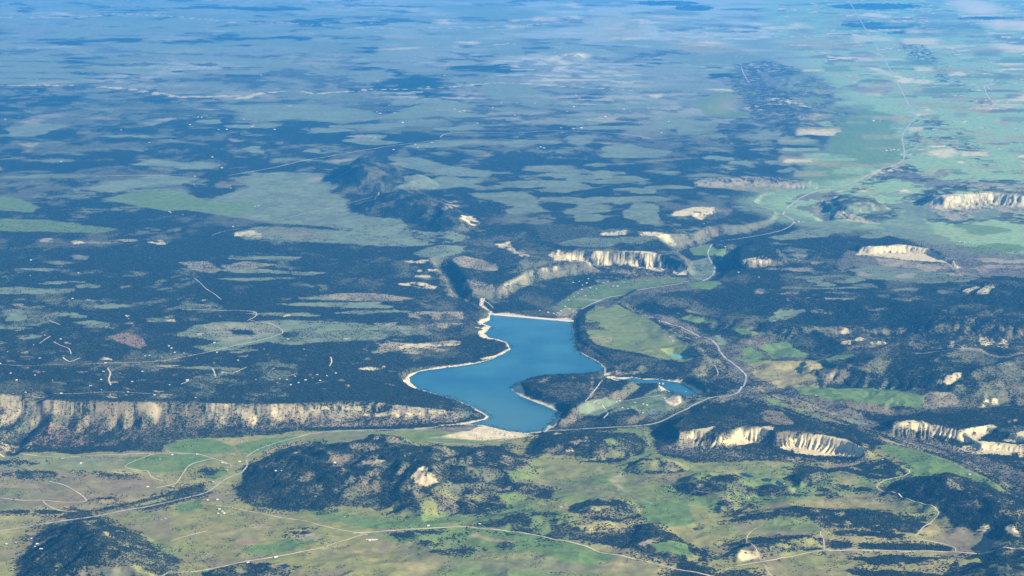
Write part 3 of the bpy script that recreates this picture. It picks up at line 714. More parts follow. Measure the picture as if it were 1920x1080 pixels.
# --- the great scarp on the left
rock([(-200,742),(0,738),(30,742),(70,750),(70,770),(40,800),(0,832),(-200,840)], .42, 'T', a=.75, seed=23, keep=.35)
rock([(0,742),(30,744),(45,760),(20,790),(0,800)], .35, 'C', a=.5, seed=24, keep=.1)
rock([(60,756),(300,758),(400,762),(560,766),(800,766),(880,778),(860,792),(700,800),(560,805),(380,812),(200,820),(60,815)], .42, 'B', a=.8, seed=22, keep=.5, f=50, warp=40)
rock([(60,760),(140,758),(135,780),(80,790),(60,800)], .45, 'T', a=.75, seed=24, keep=.3)
rock([(80,800),(150,800),(180,830),(100,842),(60,830)], .45, 'R', a=.75, seed=25, keep=.3)
rock([(0,828),(60,824),(60,842),(0,840)], .3, 'C', a=.5, seed=26, keep=.1)
rock([(262,758),(300,760),(303,775),(295,790),(280,780)], .3, 'T', seed=27, a=.9)
rock([(380,760),(440,756),(560,765),(565,785),(480,797),(430,800),(395,785)], .5, 'T', a=.75, seed=28, keep=.4)
rock([(395,760),(425,758),(425,764),(400,765)], .3, 'C', a=.5, seed=29); rock([(440,770),(470,765),(495,800),(480,805),(455,788)], .48, 'C', a=.5, seed=30)
rock([(500,766),(550,764),(552,782),(520,784)], .45, 'C', a=.5, seed=31)
rock([(560,768),(640,763),(700,760),(790,764),(790,768),(700,766),(640,769),(565,772)],   .35, 'C', a=.6, seed=32, f=15, warp=8)
rock([(560,770),(700,768),(850,772),(875,782),(850,792),(700,797),(570,802)], .40, 'T', a=.9, seed=33, keep=.45)
rock([(680,775),(790,775),(790,779),(680,780)], .3, 'C', seed=21, a=.8, f=12, warp=8)
rock([(800,767),(845,769),(842,774),(805,773)], .3, 'C', a=.5, seed=34, keep=.2, f=12, warp=8)
rock([(150,765),(380,768),(380,835),(150,840)], .55, 'B', a=.9, seed=35, keep=.5, f=60, warp=60)
rock([(90,805),(170,800),(170,835),(90,842)], .45, 'R', a=.6, seed=36, keep=.4)
# --- floor of the left valley
paint([(310,835),(350,822),(400,824),(440,838),(430,848),(370,850),(320,848)], 'G', 25, 20)
paint([(440,835),(500,822),(560,818),(540,830),(480,850),(455,850)], 'G', 20, 15)
paint([(235,860),(300,851),(380,852),(395,862),(345,882),(270,885),(235,874)], 'G', 30, 20)
paint([(380,880),(420,876),(430,890),(400,900),(380,892)], 'G', 20, 15)
paint([(-200,852),(130,855),(230,860),(230,880),(100,885),(0,880),(-200,880)], 'g', 40, 40, a=.6)
paint([(-200,885),(60,882),(200,885),(300,900),(330,915),(240,945),(80,950),(-200,960)], 'B', 50, 50, a=.75)
for q in [(190,938,30,4),(80,912,16,3),(60,901,12,3),(260,895,30,3),(190,958,22,3),(110,882,30,3)]: lens(*q, 'R', warp=30, a=.45)
tlens(30,868,50,5, holes=.3); tlens(60,890,50,7, holes=.35); tlens(200,890,50,2.5, ang=6, holes=.3, dens=.7); tlens(240,945,100,3.5, ang=-12, dens=.8); tlens(350,920,35,10, ang=-12, holes=.15, dens=.85)
tlens(70,960,70,4, holes=.35); tlens(390,885,16,7, holes=.3, dens=.8); tlens(200,935,20,2)
trees([(260,950),(300,940),(380,918),(400,925),(330,945),(270,958)], .6, 15, 10, holes=.3)
paint([(215,985),(260,975),(320,970),(330,1000),(320,1020),(280,1010),(240,995)], 'B', 40, 40, a=.7)
paint([(320,950),(400,940),(520,965),(640,990),(680,1000),(560,1030),(440,1050),(330,1045),(320,1000)], 'M', 30, 30, a=.6)
paint([(330,945),(380,938),(380,955),(335,962)], 'G', 30, 25); paint([(460,1025),(540,1010),(600,1015),(540,1035),(460,1040)], 'G', 30, 25)
paint([(330,1000),(380,985),(460,990),(440,1010),(400,1020),(335,1015)], 'Y', 50, 50, a=.35)
paint([(435,1018),(455,1010),(480,1012),(470,1020),(440,1024)], 'R', 25, 20, a=.7)
paint([(560,948),(640,958),(690,955),(640,965),(900,990),(700,992),(600,975)], 'G', 30, 25, a=.8)
paint([(460,980),(500,982),(490,992),(470,990)], 'Y', 25, 20, a=.6); lens(485,988,16,3,'T', warp=20)
rock([(540,1000),(580,998),(620,1006),(650,1008),(600,1014),(560,1010)], .35, 'T', seed=37, streak=False); tlens(560,998,22,4, holes=.4)
# --- foreground green strip
paint([(690,1005),(870,990),(960,997),(1060,1015),(1150,1038),(1140,1058),(1090,1058),(980,1030),(900,1015),(850,1012),(760,1018)], 'G', 30, 25)
paint([(640,965),(720,968),(830,972),(840,990),(700,992)], 'G', 30, 25, a=.8)
paint([(876,1006),(895,998),(906,1006),(965,1016),(960,1019),(910,1012)], 'Y', 15, 12); lens(925,1012,36,3,'R', warp=12, a=.5, ang=8)
for q in [(730,1035,120,14,'B'),(960,1045,90,8,'Y'),(1000,1060,80,10,'B'),(700,1050,50,5,'D'),(600,1065,80,10,'M'),(880,1060,100,12,'B'),(1180,1062,60,10,'B'),(760,1060,50,7,'Y'),(640,1030,60,7,'D'),(1090,1070,60,8,'B')]:
    lens(*q, warp=80, a=.5)
trees([(735,1002),(770,995),(780,1005),(765,1010),(740,1008)], .95, 12, 12); trees([(775,995),(830,996),(830,1002),(790,1002)], .95, 12, 10); tlens(800,1017,12,4)
tlens(865,1034,30,6, holes=.3); tlens(820,1034,14,2, holes=.3); tlens(955,1023,8,3, dens=.7); tlens(850,1008,14,2, ang=-14)
rock([(880,1032),(900,1034),(905,1038),(885,1039)], .2, 'T', seed=2, streak=False)
paint([(1195,930),(1210,925),(1290,950),(1300,980),(1240,985),(1200,975),(1210,950)], 'G', 40, 30)
paint([(1200,870),(1260,860),(1340,880),(1300,870)], 'M', 30, 25); paint([(1300,860),(1440,850),(1600,870),(1610,880),(1480,895),(1400,885),(1340,885)], 'D', 50, 40, a=.35)
for q in [(1070,880,60,12,'B'),(1100,920,70,14,'B'),(1130,850,40,8,'K'),(1000,905,50,8,'B'),(1050,895,40,4,'M'),(1160,900,16,12,'T'),(1210,915,40,8,'M'),(1060,948,50,4,'D'),(985,950,60,4,'G')]:
    lens(*q, warp=70, a=.55)
line([(1210,805),(1218,840),(1150,870),(1148,900),(1170,920),(1210,940),(1225,945)], 'T', 16, a=.5, warp=20, holes=.4)
for k in range(80):
    px, py = rng.uniform(0, 1750), rng.uniform(850, 1085)
    w_, h_ = rng.uniform(12, 55), rng.uniform(2.5, 9)
    sk = rng.uniform(-14, 14)
    paint([(px - w_, py - h_), (px + w_, py - h_ + rng.uniform(-2, 2)), (px + w_ + sk, py + h_), (px - w_ + sk, py + h_ + rng.uniform(-2, 2))], rng.choice(['M', 'G', 'D', 'Y', 'G', 'B']), 25, 30, a=rng.uniform(.2, .5), seed=k % 43)
# woods on the foreground hills
trees([(20,1160),(30,1100),(40,1060),(60,1015),(100,975),(135,950),(200,975),(250,1000),(300,1030),(330,1048),(345,1090),(330,1160)], .9, 30, 50, holes=.02)
for q in [(165,1030,16,6,'B'),(150,1050,8,3,'R'),(225,1065,20,6,'T'),(105,1015,3,14,'T')]: lens(*q, warp=25, a=.5, holes=.3)
trees([(440,925),(455,905),(460,880),(520,842),(600,828),(640,832),(680,826),(720,815),(765,828),(800,836),(900,836),(940,838),(960,850),(1000,858),(990,880),(940,880),(960,900),(1040,920),(1030,935),(980,925),(930,925),(950,950),(900,965),(820,965),(815,940),(780,925),(790,955),(750,962),(700,955),(640,948),(600,960),(520,955),(470,950)], .95, 30, 30, holes=.0)
rock([(462,872),(480,852),(510,840),(560,830),(600,828),(560,850),(520,862),(480,870)], .45, 'T', a=.8, seed=38, keep=.45, streak=False); lens(512,869,12,3,'T', warp=10)
rock([(700,815),(722,812),(750,820),(745,828),(700,825)], .45, 'T', a=.6, seed=39, keep=.5, streak=False)
paint([(655,873),(680,864),(740,860),(740,862),(700,872),(670,875)], 'T', 12, 8)
rock([(772,895),(782,882),(796,873),(806,880),(816,895),(820,905),(800,912),(778,908)], .18, 'C', a=.9, seed=40, keep=.0)
rock([(768,908),(790,910),(795,925),(780,930),(765,920)], .4, 'T', seed=41, keep=.2, streak=False)
paint([(805,915),(840,920),(900,930),(940,945),(900,940),(840,932),(810,925)], 'M', 25, 25, a=.7); line([(850,935),(880,942),(920,955)], 'T', 8, holes=.3, warp=8)
paint([(700,960),(745,938),(755,945),(720,962)], 'M', 20, 15); paint([(795,935),(812,935),(820,965),(800,962)], 'M', 20, 15)
lens(930,915,30,6,'T', warp=40, holes=.4, a=.7); line([(942,866),(960,875),(975,882)], 'T', 8, holes=.1); line([(1010,905),(1035,912)], 'T', 8, holes=.2)
paint([(830,830),(900,832),(960,838),(990,850),(960,845),(880,838)], 'M', 25, 25, a=.8)
trees([(860,840),(950,835),(965,842),(940,850),(880,848)], .9, 20, 20, holes=.1)
trees([(985,842),(1000,825),(1010,812),(1100,808),(1190,812),(1212,830),(1205,850),(1160,866),(1100,866),(1090,855),(1000,855),(985,850)], .92, 25, 30, holes=.08)
rock([(1065,828),(1100,820),(1102,828),(1080,834)], .2, 'T', seed=42, streak=False); lens(1035,845,14,2,'T', warp=10, holes=.2); lens(1070,845,6,2,'C')
trees([(1170,882),(1190,868),(1230,863),(1280,876),(1292,884),(1250,888),(1200,890)], .85, 20, 20, holes=.15)
trees([(1085,955),(1100,940),(1140,936),(1190,950),(1200,968),(1160,980),(1120,975)], .92, 20, 20, holes=.05); paint([(1090,955),(1110,958),(1130,978),(1100,985),(1085,970)], 'B', 20, 20, a=.5, keep=.4)
trees([(885,985),(960,965),(1040,962),(1060,980),(1100,1000),(1110,1015),(1040,1010),(960,998)], .8, 25, 30, holes=.25)
lens(985,982,20,6,'T', warp=30, holes=.45, a=.6)
trees([(1160,995),(1200,982),(1225,985),(1270,1005),(1330,1040),(1330,1070),(1280,1062),(1200,1040),(1110,1015),(1090,1005)], .92, 20, 25, holes=.12)
paint([(1215,1020),(1290,1020),(1300,1045),(1230,1038)], 'G', 20, 15); rock([(1195,1020),(1220,1012),(1238,1014),(1200,1030)], .3, 'T', seed=43, streak=False)
trees([(1265,915),(1290,900),(1330,892),(1390,895),(1410,915),(1400,935),(1350,925),(1300,930)], .88, 20, 20, holes=.12)
rock([(1303,905),(1318,908),(1335,922),(1320,920),(1308,915)], .2, 'T', seed=44, streak=False); rock([(1345,930),(1370,938),(1390,955),(1375,955),(1355,945)], .35, 'T', seed=45, streak=False)
trees([(1330,925),(1390,935),(1415,945),(1385,962),(1350,950)], .75, 15, 15, holes=.3)
trees([(1405,920),(1430,910),(1480,918),(1500,930),(1450,932)], .9, 12, 12); trees([(1475,895),(1500,888),(1555,887),(1550,900),(1520,912),(1490,905)], .9, 15, 15)
trees([(1475,880),(1500,873),(1560,878),(1600,872),(1640,862),(1660,858),(1690,875),(1705,890),(1680,900),(1640,900),(1600,888),(1560,885),(1500,890)], .88, 20, 20, holes=.2)
for q in [(1545,919,12,3),(1585,914,10,4),(1545,928,20,2),(1620,918,16,4)]: tlens(*q)
trees([(1345,978),(1400,965),(1450,956),(1500,950),(1600,955),(1700,965),(1755,965),(1750,975),(1640,985),(1580,990),(1500,975),(1420,975)], .9, 20, 25, holes=.18)
trees([(1620,990),(1720,975),(1745,985),(1715,1000),(1640,998)], .88, 15, 12, holes=.1); trees([(1565,997),(1620,995),(1700,1002),(1690,1008),(1620,1006),(1570,1004)], .92, 15, 12)
trees([(1430,1007),(1500,1005),(1540,1010),(1600,1020),(1600,1026),(1545,1030),(1500,1030),(1450,1045),(1380,1050),(1370,1040),(1430,1035),(1360,1022),(1400,1010)], .9, 15, 15, holes=.15)
trees([(1610,1020),(1700,1018),(1790,1025),(1780,1034),(1690,1032),(1620,1028)], .94, 12, 12); trees([(1595,1048),(1680,1040),(1780,1048),(1700,1058),(1640,1060)], .9, 12, 12, holes=.1)
trees([(1575,1070),(1600,1066),(1720,1072),(1800,1078),(1720,1090),(1600,1078)], .9, 12, 12, holes=.1); paint([(1460,968),(1520,975),(1545,990),(1530,1000),(1440,995),(1400,990)], 'G', 20, 15, a=.7)
rock([(1368,1040),(1385,1032),(1420,1036),(1425,1043),(1390,1050)], .15, 'C', seed=46, a=.8, streak=False); rock([(1405,1025),(1420,1018),(1430,1022),(1418,1028)], .1, 'T', seed=47, streak=False); lens(1596,1003,9,3,'T', warp=8)
lens(1530,1070,30,6,'Y', warp=40, a=.5)
trees([(1270,1045),(1330,1055),(1340,1090),(1250,1090)], .85, 15, 15, holes=.1); trees([(1340,1075),(1400,1068),(1450,1090),(1340,1095)], .9, 15, 15)
trees([(1650,935),(1660,915),(1700,895),(1760,890),(1840,905),(1900,930),(2100,1000),(2100,1030),(1900,1025),(1840,1000),(1780,985),(1760,955),(1700,935),(1660,925)], .96, 25, 25)
paint([(1770,998),(1810,987),(1850,1000),(1890,1025),(1900,1035),(1800,1033),(1740,1010)], 'B', 20, 20, a=.85, keep=.1); lens(1808,946,24,5,'B', warp=20, a=.7)
rock([(1830,995),(1850,983),(1865,990),(1850,1000)], .15, 'C', seed=48, a=.85); rock([(1884,990),(1890,984),(1915,1000),(1918,1010),(1900,1008)], .1, 'C', seed=49)
trees([(1860,1030),(1900,1025),(2100,1040),(2100,1120),(1740,1120),(1780,1060),(1820,1040)], .92, 20, 20, holes=.1); rock([(1795,1068),(1812,1058),(1822,1064),(1805,1072)], .2, 'T', seed=1, streak=False)
rock([(1540,870),(1590,868),(1600,872),(1560,878)], .3, 'B', seed=2, streak=False)
trees([(390,1075),(430,1062),(470,1058),(540,1065),(545,1075),(500,1085),(400,1085)], .88, 15, 15, holes=.15)
# wooded top and pale gullies of the hill right of centre
trees([(1215,800),(1240,790),(1290,765),(1350,748),(1410,750),(1480,765),(1560,800),(1600,812),(1625,845),(1610,860),(1560,860),(1420,855),(1400,845),(1340,835),(1240,832)], .94, 20, 15)
paint([(1425,775),(1440,769),(1468,772),(1490,795),(1460,798),(1432,788)], 'B', 15, 12, a=.85)
rock([(1282,822),(1300,806),(1338,800),(1325,812),(1300,824)], .12, 'C', seed=3); rock([(1335,833),(1360,822),(1390,804),(1450,798),(1452,806),(1430,822),(1385,836),(1345,834)], .08, 'C', seed=4)
rock([(1462,838),(1475,822),(1500,812),(1560,818),(1590,824),(1618,848),(1612,857),(1570,856),(1520,854),(1490,850)], .10, 'C', seed=5)
paint([(1240,835),(1300,832),(1400,848),(1400,860),(1300,858),(1235,850)], 'K', 30, 25, keep=.4)
rock([(1675,800),(1700,788),(1730,790),(1760,806),(1800,808),(1860,796),(1872,802),(1850,815),(1830,828),(1780,822),(1740,806),(1700,800)], .12, 'C', seed=6)
rock([(1790,838),(1830,826),(1880,830),(1925,832),(2000,845),(2000,860),(1920,858),(1870,852),(1830,852)], .2, 'C', seed=7); rock([(1880,826),(1925,805),(1990,800),(1990,830),(1920,828)], .3, 'C', seed=8)
rock([(1888,790),(1915,783),(1900,795)], .3, 'T', seed=9)
rock([(1250,826),(1340,834),(1400,838),(1480,854),(1620,858),(1610,868),(1450,868),(1340,850),(1250,842)], .5, 'T', a=.75, seed=14, keep=.3)
rock([(1680,808),(1750,812),(1800,832),(1900,862),(1990,872),(1990,880),(1880,872),(1780,842),(1690,820)], .5, 'T', a=.7, seed=15, keep=.3)
# --- peninsula and camp ground by the bay
trees([(958,733),(985,714),(1060,708),(1130,702),(1140,712),(1195,722),(1205,735),(1180,745),(1130,745),(1080,755),(1065,780),(1045,800),(1030,805),(1050,775),(1010,757)], .93, 12, 12)
paint([(1090,755),(1130,748),(1200,745),(1245,728),(1262,740),(1280,750),(1300,748),(1250,775),(1230,788),(1215,780),(1190,768),(1150,775),(1100,778),(1080,770)], 'g', 20, 15)
paint([(1150,748),(1240,745),(1245,760),(1180,765)], 'G', 25, 20, a=.5); trees([(1130,790),(1150,772),(1185,766),(1215,785),(1180,797),(1120,797)], .92, 15, 12)
trees([(1040,803),(1060,785),(1130,780),(1120,795),(1100,803)], .7, 15, 12, holes=.25)
paint([(1235,722),(1250,724),(1256,732),(1240,735)], 'C', 12, 8); paint([(1244,750),(1262,742),(1276,742),(1278,756),(1265,762),(1250,756)], 'S', 12, 6); paint([(1250,750),(1272,746),(1272,755),(1262,757)], 'K', 10, 5)
lens(1110,728,4,16,'T', warp=8, a=.7)

# --- bare shore left by the low water
def shore(poly, w0, w1, wl=0, c='S'):
    s = sub(poly, w1 + 80)
    X, Y = GX[s], GY[s]
    d, run = sdist(X, Y, poly)
    w = w0 * .4 + (w1 - w0) * 2.0 * sstep(.35, .8, fbm(X, Y, 420, 4, 171)) + 10 * fbm(X, Y, 60, 3, 172)
    m = sstep(-14, 6, w + d) * (d < 25)
    m = m * ~((X > W(1060, 600)[0]) & (Y > W(1100, 690)[1] - 250) & (Y < W(1000, 600)[1]))
    ALB[s] = ALB[s] * (1 - m[..., None]) + np.array(PAL[c]) * m[..., None]
    FOR[s] = FOR[s] * (1 - m)
shore(lake_poly, 10, 62)
shore(bay_poly, 8, 34)
line([(1085,660),(1100,668),(1120,678),(1134,690),(1134,703)], 'S', 12)
line([(765,712),(768,705),(790,695),(840,687),(885,682)], 'S', 22, warp=22); line([(905,673),(930,668),(955,657)], 'S', 30, warp=12); line([(905,800),(880,803),(820,805),(760,806),(640,808),(560,815)], 'T', 14)
line([(905,560),(902,572),(915,582),(922,588),(912,604),(900,608)], 'S', 26, warp=12); line([(893,614),(905,616),(915,612)], 'S', 16, warp=6); line([(905,626),(914,624)], 'S', 24, warp=8); line([(955,733),(975,745),(1000,756),(1030,767),(1050,776)], 'S', 15)
paint([(860,812),(880,800),(905,800),(940,806),(985,812),(1000,816),(960,822),(900,826),(850,822),(800,822)], 'S', 25, 25); paint([(840,800),(870,797),(900,800),(880,808),(850,810),(800,806)], 'K', 20, 14)
paint([(700,815),(800,812),(850,822),(920,828),(900,832),(800,830)], 'G', 30, 25, a=.7); paint([(560,820),(640,812),(700,812),(690,822),(600,824)], 'B', 20, 15, a=.7)
line([(918,786),(900,789),(870,793),(840,797),(815,801),(780,804)], 'S', 13)
# sunlit sides put into the cover: paler brush, thinner woods facing the sun
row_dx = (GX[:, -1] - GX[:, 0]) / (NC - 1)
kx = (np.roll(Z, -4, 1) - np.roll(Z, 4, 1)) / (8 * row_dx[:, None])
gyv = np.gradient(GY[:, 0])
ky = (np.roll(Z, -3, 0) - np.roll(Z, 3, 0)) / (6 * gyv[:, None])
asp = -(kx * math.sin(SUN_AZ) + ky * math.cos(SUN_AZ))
sun_face = sstep(.03, .30, asp + .10 * (fbm(GX, GY, 160, 4, 911) - .5)) * sstep(.2, .5, FOR)
sun_face *= .25 + .75 * sstep(.36, .60, .55 * fbm(GX, GY, 190, 5, 913, .6) + .45 * fbm(GX, GY * .4, 60, 3, 914, .6))
sun_face *= 1 - .65 * sstep(740, 750, PYG) * sstep(845, 835, PYG) * sstep(960, 900, PXG)
sun_face *= 1 - .8 * sstep(590, 620, PXG) * sstep(930, 890, PXG) * sstep(285, 300, PYG) * sstep(445, 430, PYG)
sun_face[:4] = 0; sun_face[:, :4] = 0; sun_face[:, -4:] = 0
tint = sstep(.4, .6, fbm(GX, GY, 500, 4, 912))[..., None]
ALB[:] = ALB * (1 - .6 * sun_face[..., None]) + (np.array(PAL['B']) * tint + np.array([.15, .155, .085]) * (1 - tint)) * .6 * sun_face[..., None]
FOR[:] = FOR * (1 - .55 * sun_face)
print('cover painted')

# ------------------------------------------------------------------ meshes and materials
def mat_nodes(name):
    m = bpy.data.materials.new(name)
    m.use_nodes = True
    nt = m.node_tree
    return m, nt, nt.nodes, nt.links, nt.nodes["Principled BSDF"]

def simple_mat(name, color, rough=0.8, var=0.15, scale=0.2, metal=0.0):
    m, nt, N, L, b = mat_nodes(name)
    geo = N.new("ShaderNodeNewGeometry")
    tex = N.new("ShaderNodeTexNoise"); tex.inputs["Scale"].default_value = scale; tex.inputs["Detail"].default_value = 4
    L.new(geo.outputs["Position"], tex.inputs["Vector"])
    mr = N.new("ShaderNodeMapRange"); mr.inputs[1].default_value = .3; mr.inputs[2].default_value = .7
    mr.inputs[3].default_value = 1 - var; mr.inputs[4].default_value = 1 + var
    L.new(tex.outputs["Fac"], mr.inputs[0])
    mx = N.new("ShaderNodeVectorMath"); mx.operation = 'SCALE'; mx.inputs[0].default_value = color[:3]
    L.new(mr.outputs[0], mx.inputs["Scale"]); L.new(mx.outputs[0], b.inputs["Base Color"])
    b.inputs["Roughness"].default_value = rough; b.inputs["Metallic"].default_value = metal
    b.inputs["Specular IOR Level"].default_value = 0.3
    return m

def np_mesh(name, verts, faces, nside, mats, smooth=False, midx=None):
    me = bpy.data.meshes.new(name)
    verts = np.asarray(verts, np.float32); faces = np.asarray(faces, np.int32)
    me.vertices.add(len(verts)); me.vertices.foreach_set("co", verts.ravel())
    nf = len(faces)
    me.loops.add(nf * nside); me.loops.foreach_set("vertex_index", faces.ravel())
    me.polygons.add(nf)
    me.polygons.foreach_set("loop_start", np.arange(0, nf * nside, nside, dtype=np.int32))
    me.polygons.foreach_set("loop_total", np.full(nf, nside, np.int32))
    me.polygons.foreach_set("use_smooth", np.full(nf, smooth))
    if midx is not None: me.polygons.foreach_set("material_index", np.asarray(midx, np.int32))
    for m in (mats if isinstance(mats, list) else [mats]): me.materials.append(m)
    me.update(calc_edges=True)
    return me

def link(name, me, parent=None, loc=None, kind=None, label=None, cat=None, group=None):
    o = bpy.data.objects.new(name, me)
    col.objects.link(o)
    if parent: o.parent = parent
    if loc is not None: o.location = loc
    if kind: o["kind"] = kind
    if label: o["label"] = label
    if cat: o["category"] = cat
    if group: o["group"] = group
    return o

# terrain
idx = np.arange(NR * NC).reshape(NR, NC)
quads = np.stack([idx[:-1, :-1], idx[:-1, 1:], idx[1:, 1:], idx[1:, :-1]], -1).reshape(-1, 4)

gm, nt, N, L, bsdf = mat_nodes("ground_cover")
att = N.new("ShaderNodeVertexColor"); att.layer_name = "cover"
den = N.new("ShaderNodeAttribute"); den.attribute_name = "woods"
geo = N.new("ShaderNodeNewGeometry")
tx = N.new("ShaderNodeTexNoise"); tx.inputs["Scale"].default_value = 1 / 26.0; tx.inputs["Detail"].default_value = 3; tx.inputs["Roughness"].default_value = .65
L.new(geo.outputs["Position"], tx.inputs["Vector"])
tx2 = N.new("ShaderNodeTexNoise"); tx2.inputs["Scale"].default_value = 1 / 110.0; tx2.inputs["Detail"].default_value = 4; tx2.inputs["Roughness"].default_value = .7
L.new(geo.outputs["Position"], tx2.inputs["Vector"])
# trees stand where the noise is below the density
th = N.new("ShaderNodeMath"); th.operation = 'MULTIPLY_ADD'; th.inputs[1].default_value = 0.50; th.inputs[2].default_value = 0.13
L.new(den.outputs["Fac"], th.inputs[0])
sb = N.new("ShaderNodeMath"); sb.operation = 'SUBTRACT'; L.new(th.outputs[0], sb.inputs[0]); L.new(tx.outputs["Fac"], sb.inputs[1])
ms = N.new("ShaderNodeMapRange"); ms.interpolation_type = 'SMOOTHSTEP'; ms.inputs[1].default_value = -0.03; ms.inputs[2].default_value = 0.06
L.new(sb.outputs[0], ms.inputs[0])
gate = N.new("ShaderNodeMath"); gate.operation = 'MULTIPLY'
g2 = N.new("ShaderNodeMapRange"); g2.inputs[1].default_value = 0.04; g2.inputs[2].default_value = 0.3
L.new(den.outputs["Fac"], g2.inputs[0]); L.new(ms.outputs[0], gate.inputs[0]); L.new(g2.outputs[0], gate.inputs[1])
vr = N.new("ShaderNodeMapRange"); vr.inputs[1].default_value = .3; vr.inputs[2].default_value = .7; vr.inputs[3].default_value = .72; vr.inputs[4].default_value = 1.28
L.new(tx2.outputs["Fac"], vr.inputs[0])
sc = N.new("ShaderNodeVectorMath"); sc.operation = 'SCALE'; L.new(att.outputs["Color"], sc.inputs[0]); L.new(vr.outputs[0], sc.inputs["Scale"])
mixt = N.new("ShaderNodeMix"); mixt.data_type = 'RGBA'; mixt.inputs[7].default_value = (.008, .014, .011, 1)
L.new(gate.outputs[0], mixt.inputs[0]); L.new(sc.outputs[0], mixt.inputs[6])
L.new(mixt.outputs[2], bsdf.inputs["Base Color"])
bsdf.inputs["Roughness"].default_value = 1.0; bsdf.inputs["Specular IOR Level"].default_value = 0.0
bp = N.new("ShaderNodeBump"); bp.inputs["Strength"].default_value = 0.6; bp.inputs["Distance"].default_value = 9.0
L.new(tx2.outputs["Fac"], bp.inputs["Height"]); L.new(bp.outputs[0], bsdf.inputs["Normal"])

verts = np.stack([GX, GY, Z], -1).reshape(-1, 3)
me = np_mesh("terrain", verts, quads, 4, gm, smooth=True)
ca = me.color_attributes.new("cover", 'FLOAT_COLOR', 'POINT')
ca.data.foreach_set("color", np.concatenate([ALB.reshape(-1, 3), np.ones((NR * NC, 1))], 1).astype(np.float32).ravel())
fa = me.attributes.new("woods", 'FLOAT', 'POINT')
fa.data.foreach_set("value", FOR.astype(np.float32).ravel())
link("terrain", me, kind="structure")

# water
wm, nt, N, L, b = mat_nodes("lake_water")
geo = N.new("ShaderNodeNewGeometry")
t1 = N.new("ShaderNodeTexNoise"); t1.inputs["Scale"].default_value = 1 / 700.0; t1.inputs["Detail"].default_value = 5
L.new(geo.outputs["Position"], t1.inputs["Vector"])
cr = N.new("ShaderNodeMix"); cr.data_type = 'RGBA'
cr.inputs[6].default_value = (.008, .090, .150, 1); cr.inputs[7].default_value = (.030, .150, .180, 1)
mr = N.new("ShaderNodeMapRange"); mr.inputs[1].default_value = .35; mr.inputs[2].default_value = .65
L.new(t1.outputs["Fac"], mr.inputs[0]); L.new(mr.outputs[0], cr.inputs[0])
sx, sy = W(880, 800, 0)
dist = N.new("ShaderNodeVectorMath"); dist.operation = 'DISTANCE'; dist.inputs[1].default_value = (float(sx), float(sy), 0)
L.new(geo.outputs["Position"], dist.inputs[0])
dm = N.new("ShaderNodeMapRange"); dm.interpolation_type = 'SMOOTHSTEP'; dm.inputs[1].default_value = 300; dm.inputs[2].default_value = 1700; dm.inputs[3].default_value = .6; dm.inputs[4].default_value = 0
L.new(dist.outputs["Value"], dm.inputs[0])
sh = N.new("ShaderNodeMix"); sh.data_type = 'RGBA'; sh.inputs[7].default_value = (.085, .175, .165, 1)
L.new(dm.outputs[0], sh.inputs[0]); L.new(cr.outputs[2], sh.inputs[6]); L.new(sh.outputs[2], b.inputs["Base Color"])
b.inputs["Roughness"].default_value = 0.22; b.inputs["IOR"].default_value = 1.33
t2 = N.new("ShaderNodeTexNoise"); t2.inputs["Scale"].default_value = 1 / 30.0; t2.inputs["Detail"].default_value = 6
L.new(geo.outputs["Position"], t2.inputs["Vector"])
bp = N.new("ShaderNodeBump"); bp.inputs["Strength"].default_value = .25; bp.inputs["Distance"].default_value = 1.0
L.new(t2.outputs["Fac"], bp.inputs["Height"]); L.new(bp.outputs[0], b.inputs["Normal"])
wd, nt, N, L, b = mat_nodes("dark_pond_water")
t = N.new("ShaderNodeTexNoise"); t.inputs["Scale"].default_value = .05; L.new(t.outputs["Fac"], b.inputs["Roughness"]); b.inputs["Base Color"].default_value = (.008, .025, .045, 1)
wt, nt, N, L, b = mat_nodes("milky_pond_water")
t = N.new("ShaderNodeTexNoise"); t.inputs["Scale"].default_value = .05; L.new(t.outputs["Fac"], b.inputs["Roughness"]); b.inputs["Base Color"].default_value = (.14, .36, .32, 1)

def inflate(poly, by):
    p = np.asarray(poly); n = len(p)
    area = 0.5 * np.sum(p[:, 0] * np.roll(p[:, 1], -1) - np.roll(p[:, 0], -1) * p[:, 1])
    sgn = 1 if area > 0 else -1
    e = np.roll(p, -1, 0) - p
    nr = np.c_[e[:, 1], -e[:, 0]] * sgn
    nr /= np.linalg.norm(nr, axis=1)[:, None] + 1e-9
    vn = nr + np.roll(nr, 1, 0)
    vn /= np.linalg.norm(vn, axis=1)[:, None] + 1e-9
    return p + vn * by

def water(name, poly, z, m, by, label):
    q = inflate(poly, by)
    tri = tessellate_polygon([[Vector((a, b_, 0)) for a, b_ in q]])
    f = []
    for a, b_, c in tri:
        nz = (q[b_][0]-q[a][0])*(q[c][1]-q[a][1]) - (q[b_][1]-q[a][1])*(q[c][0]-q[a][0])
        f.append((a, b_, c) if nz > 0 else (a, c, b_))
    me = np_mesh(name, [(x, y, z) for x, y in q], f, 3, m)
    return link(name, me, kind="structure", label=label)
water("lake_water", lake_poly, 0, wm, 16, "blue winding reservoir held behind the straight pale dam")
water("bay_water", bay_poly, 0, wm, 10, "narrow turquoise bay with two docks behind the wooded peninsula")
water("pond_water", pond_poly, 12, wt, 2, "milky turquoise pond at the corner of the green bench field")
for (q, zz), lb in zip(small_polys, ["upper left of three dark ponds in the pasture", "middle of three dark ponds in the pasture", "lower right of three dark ponds in the pasture",
                                     "small teal pond by the road in the lower left pasture", "small dark pond in the meadow below centre right"]):
    water("pond_water", q, zz, wd, 3, lb)

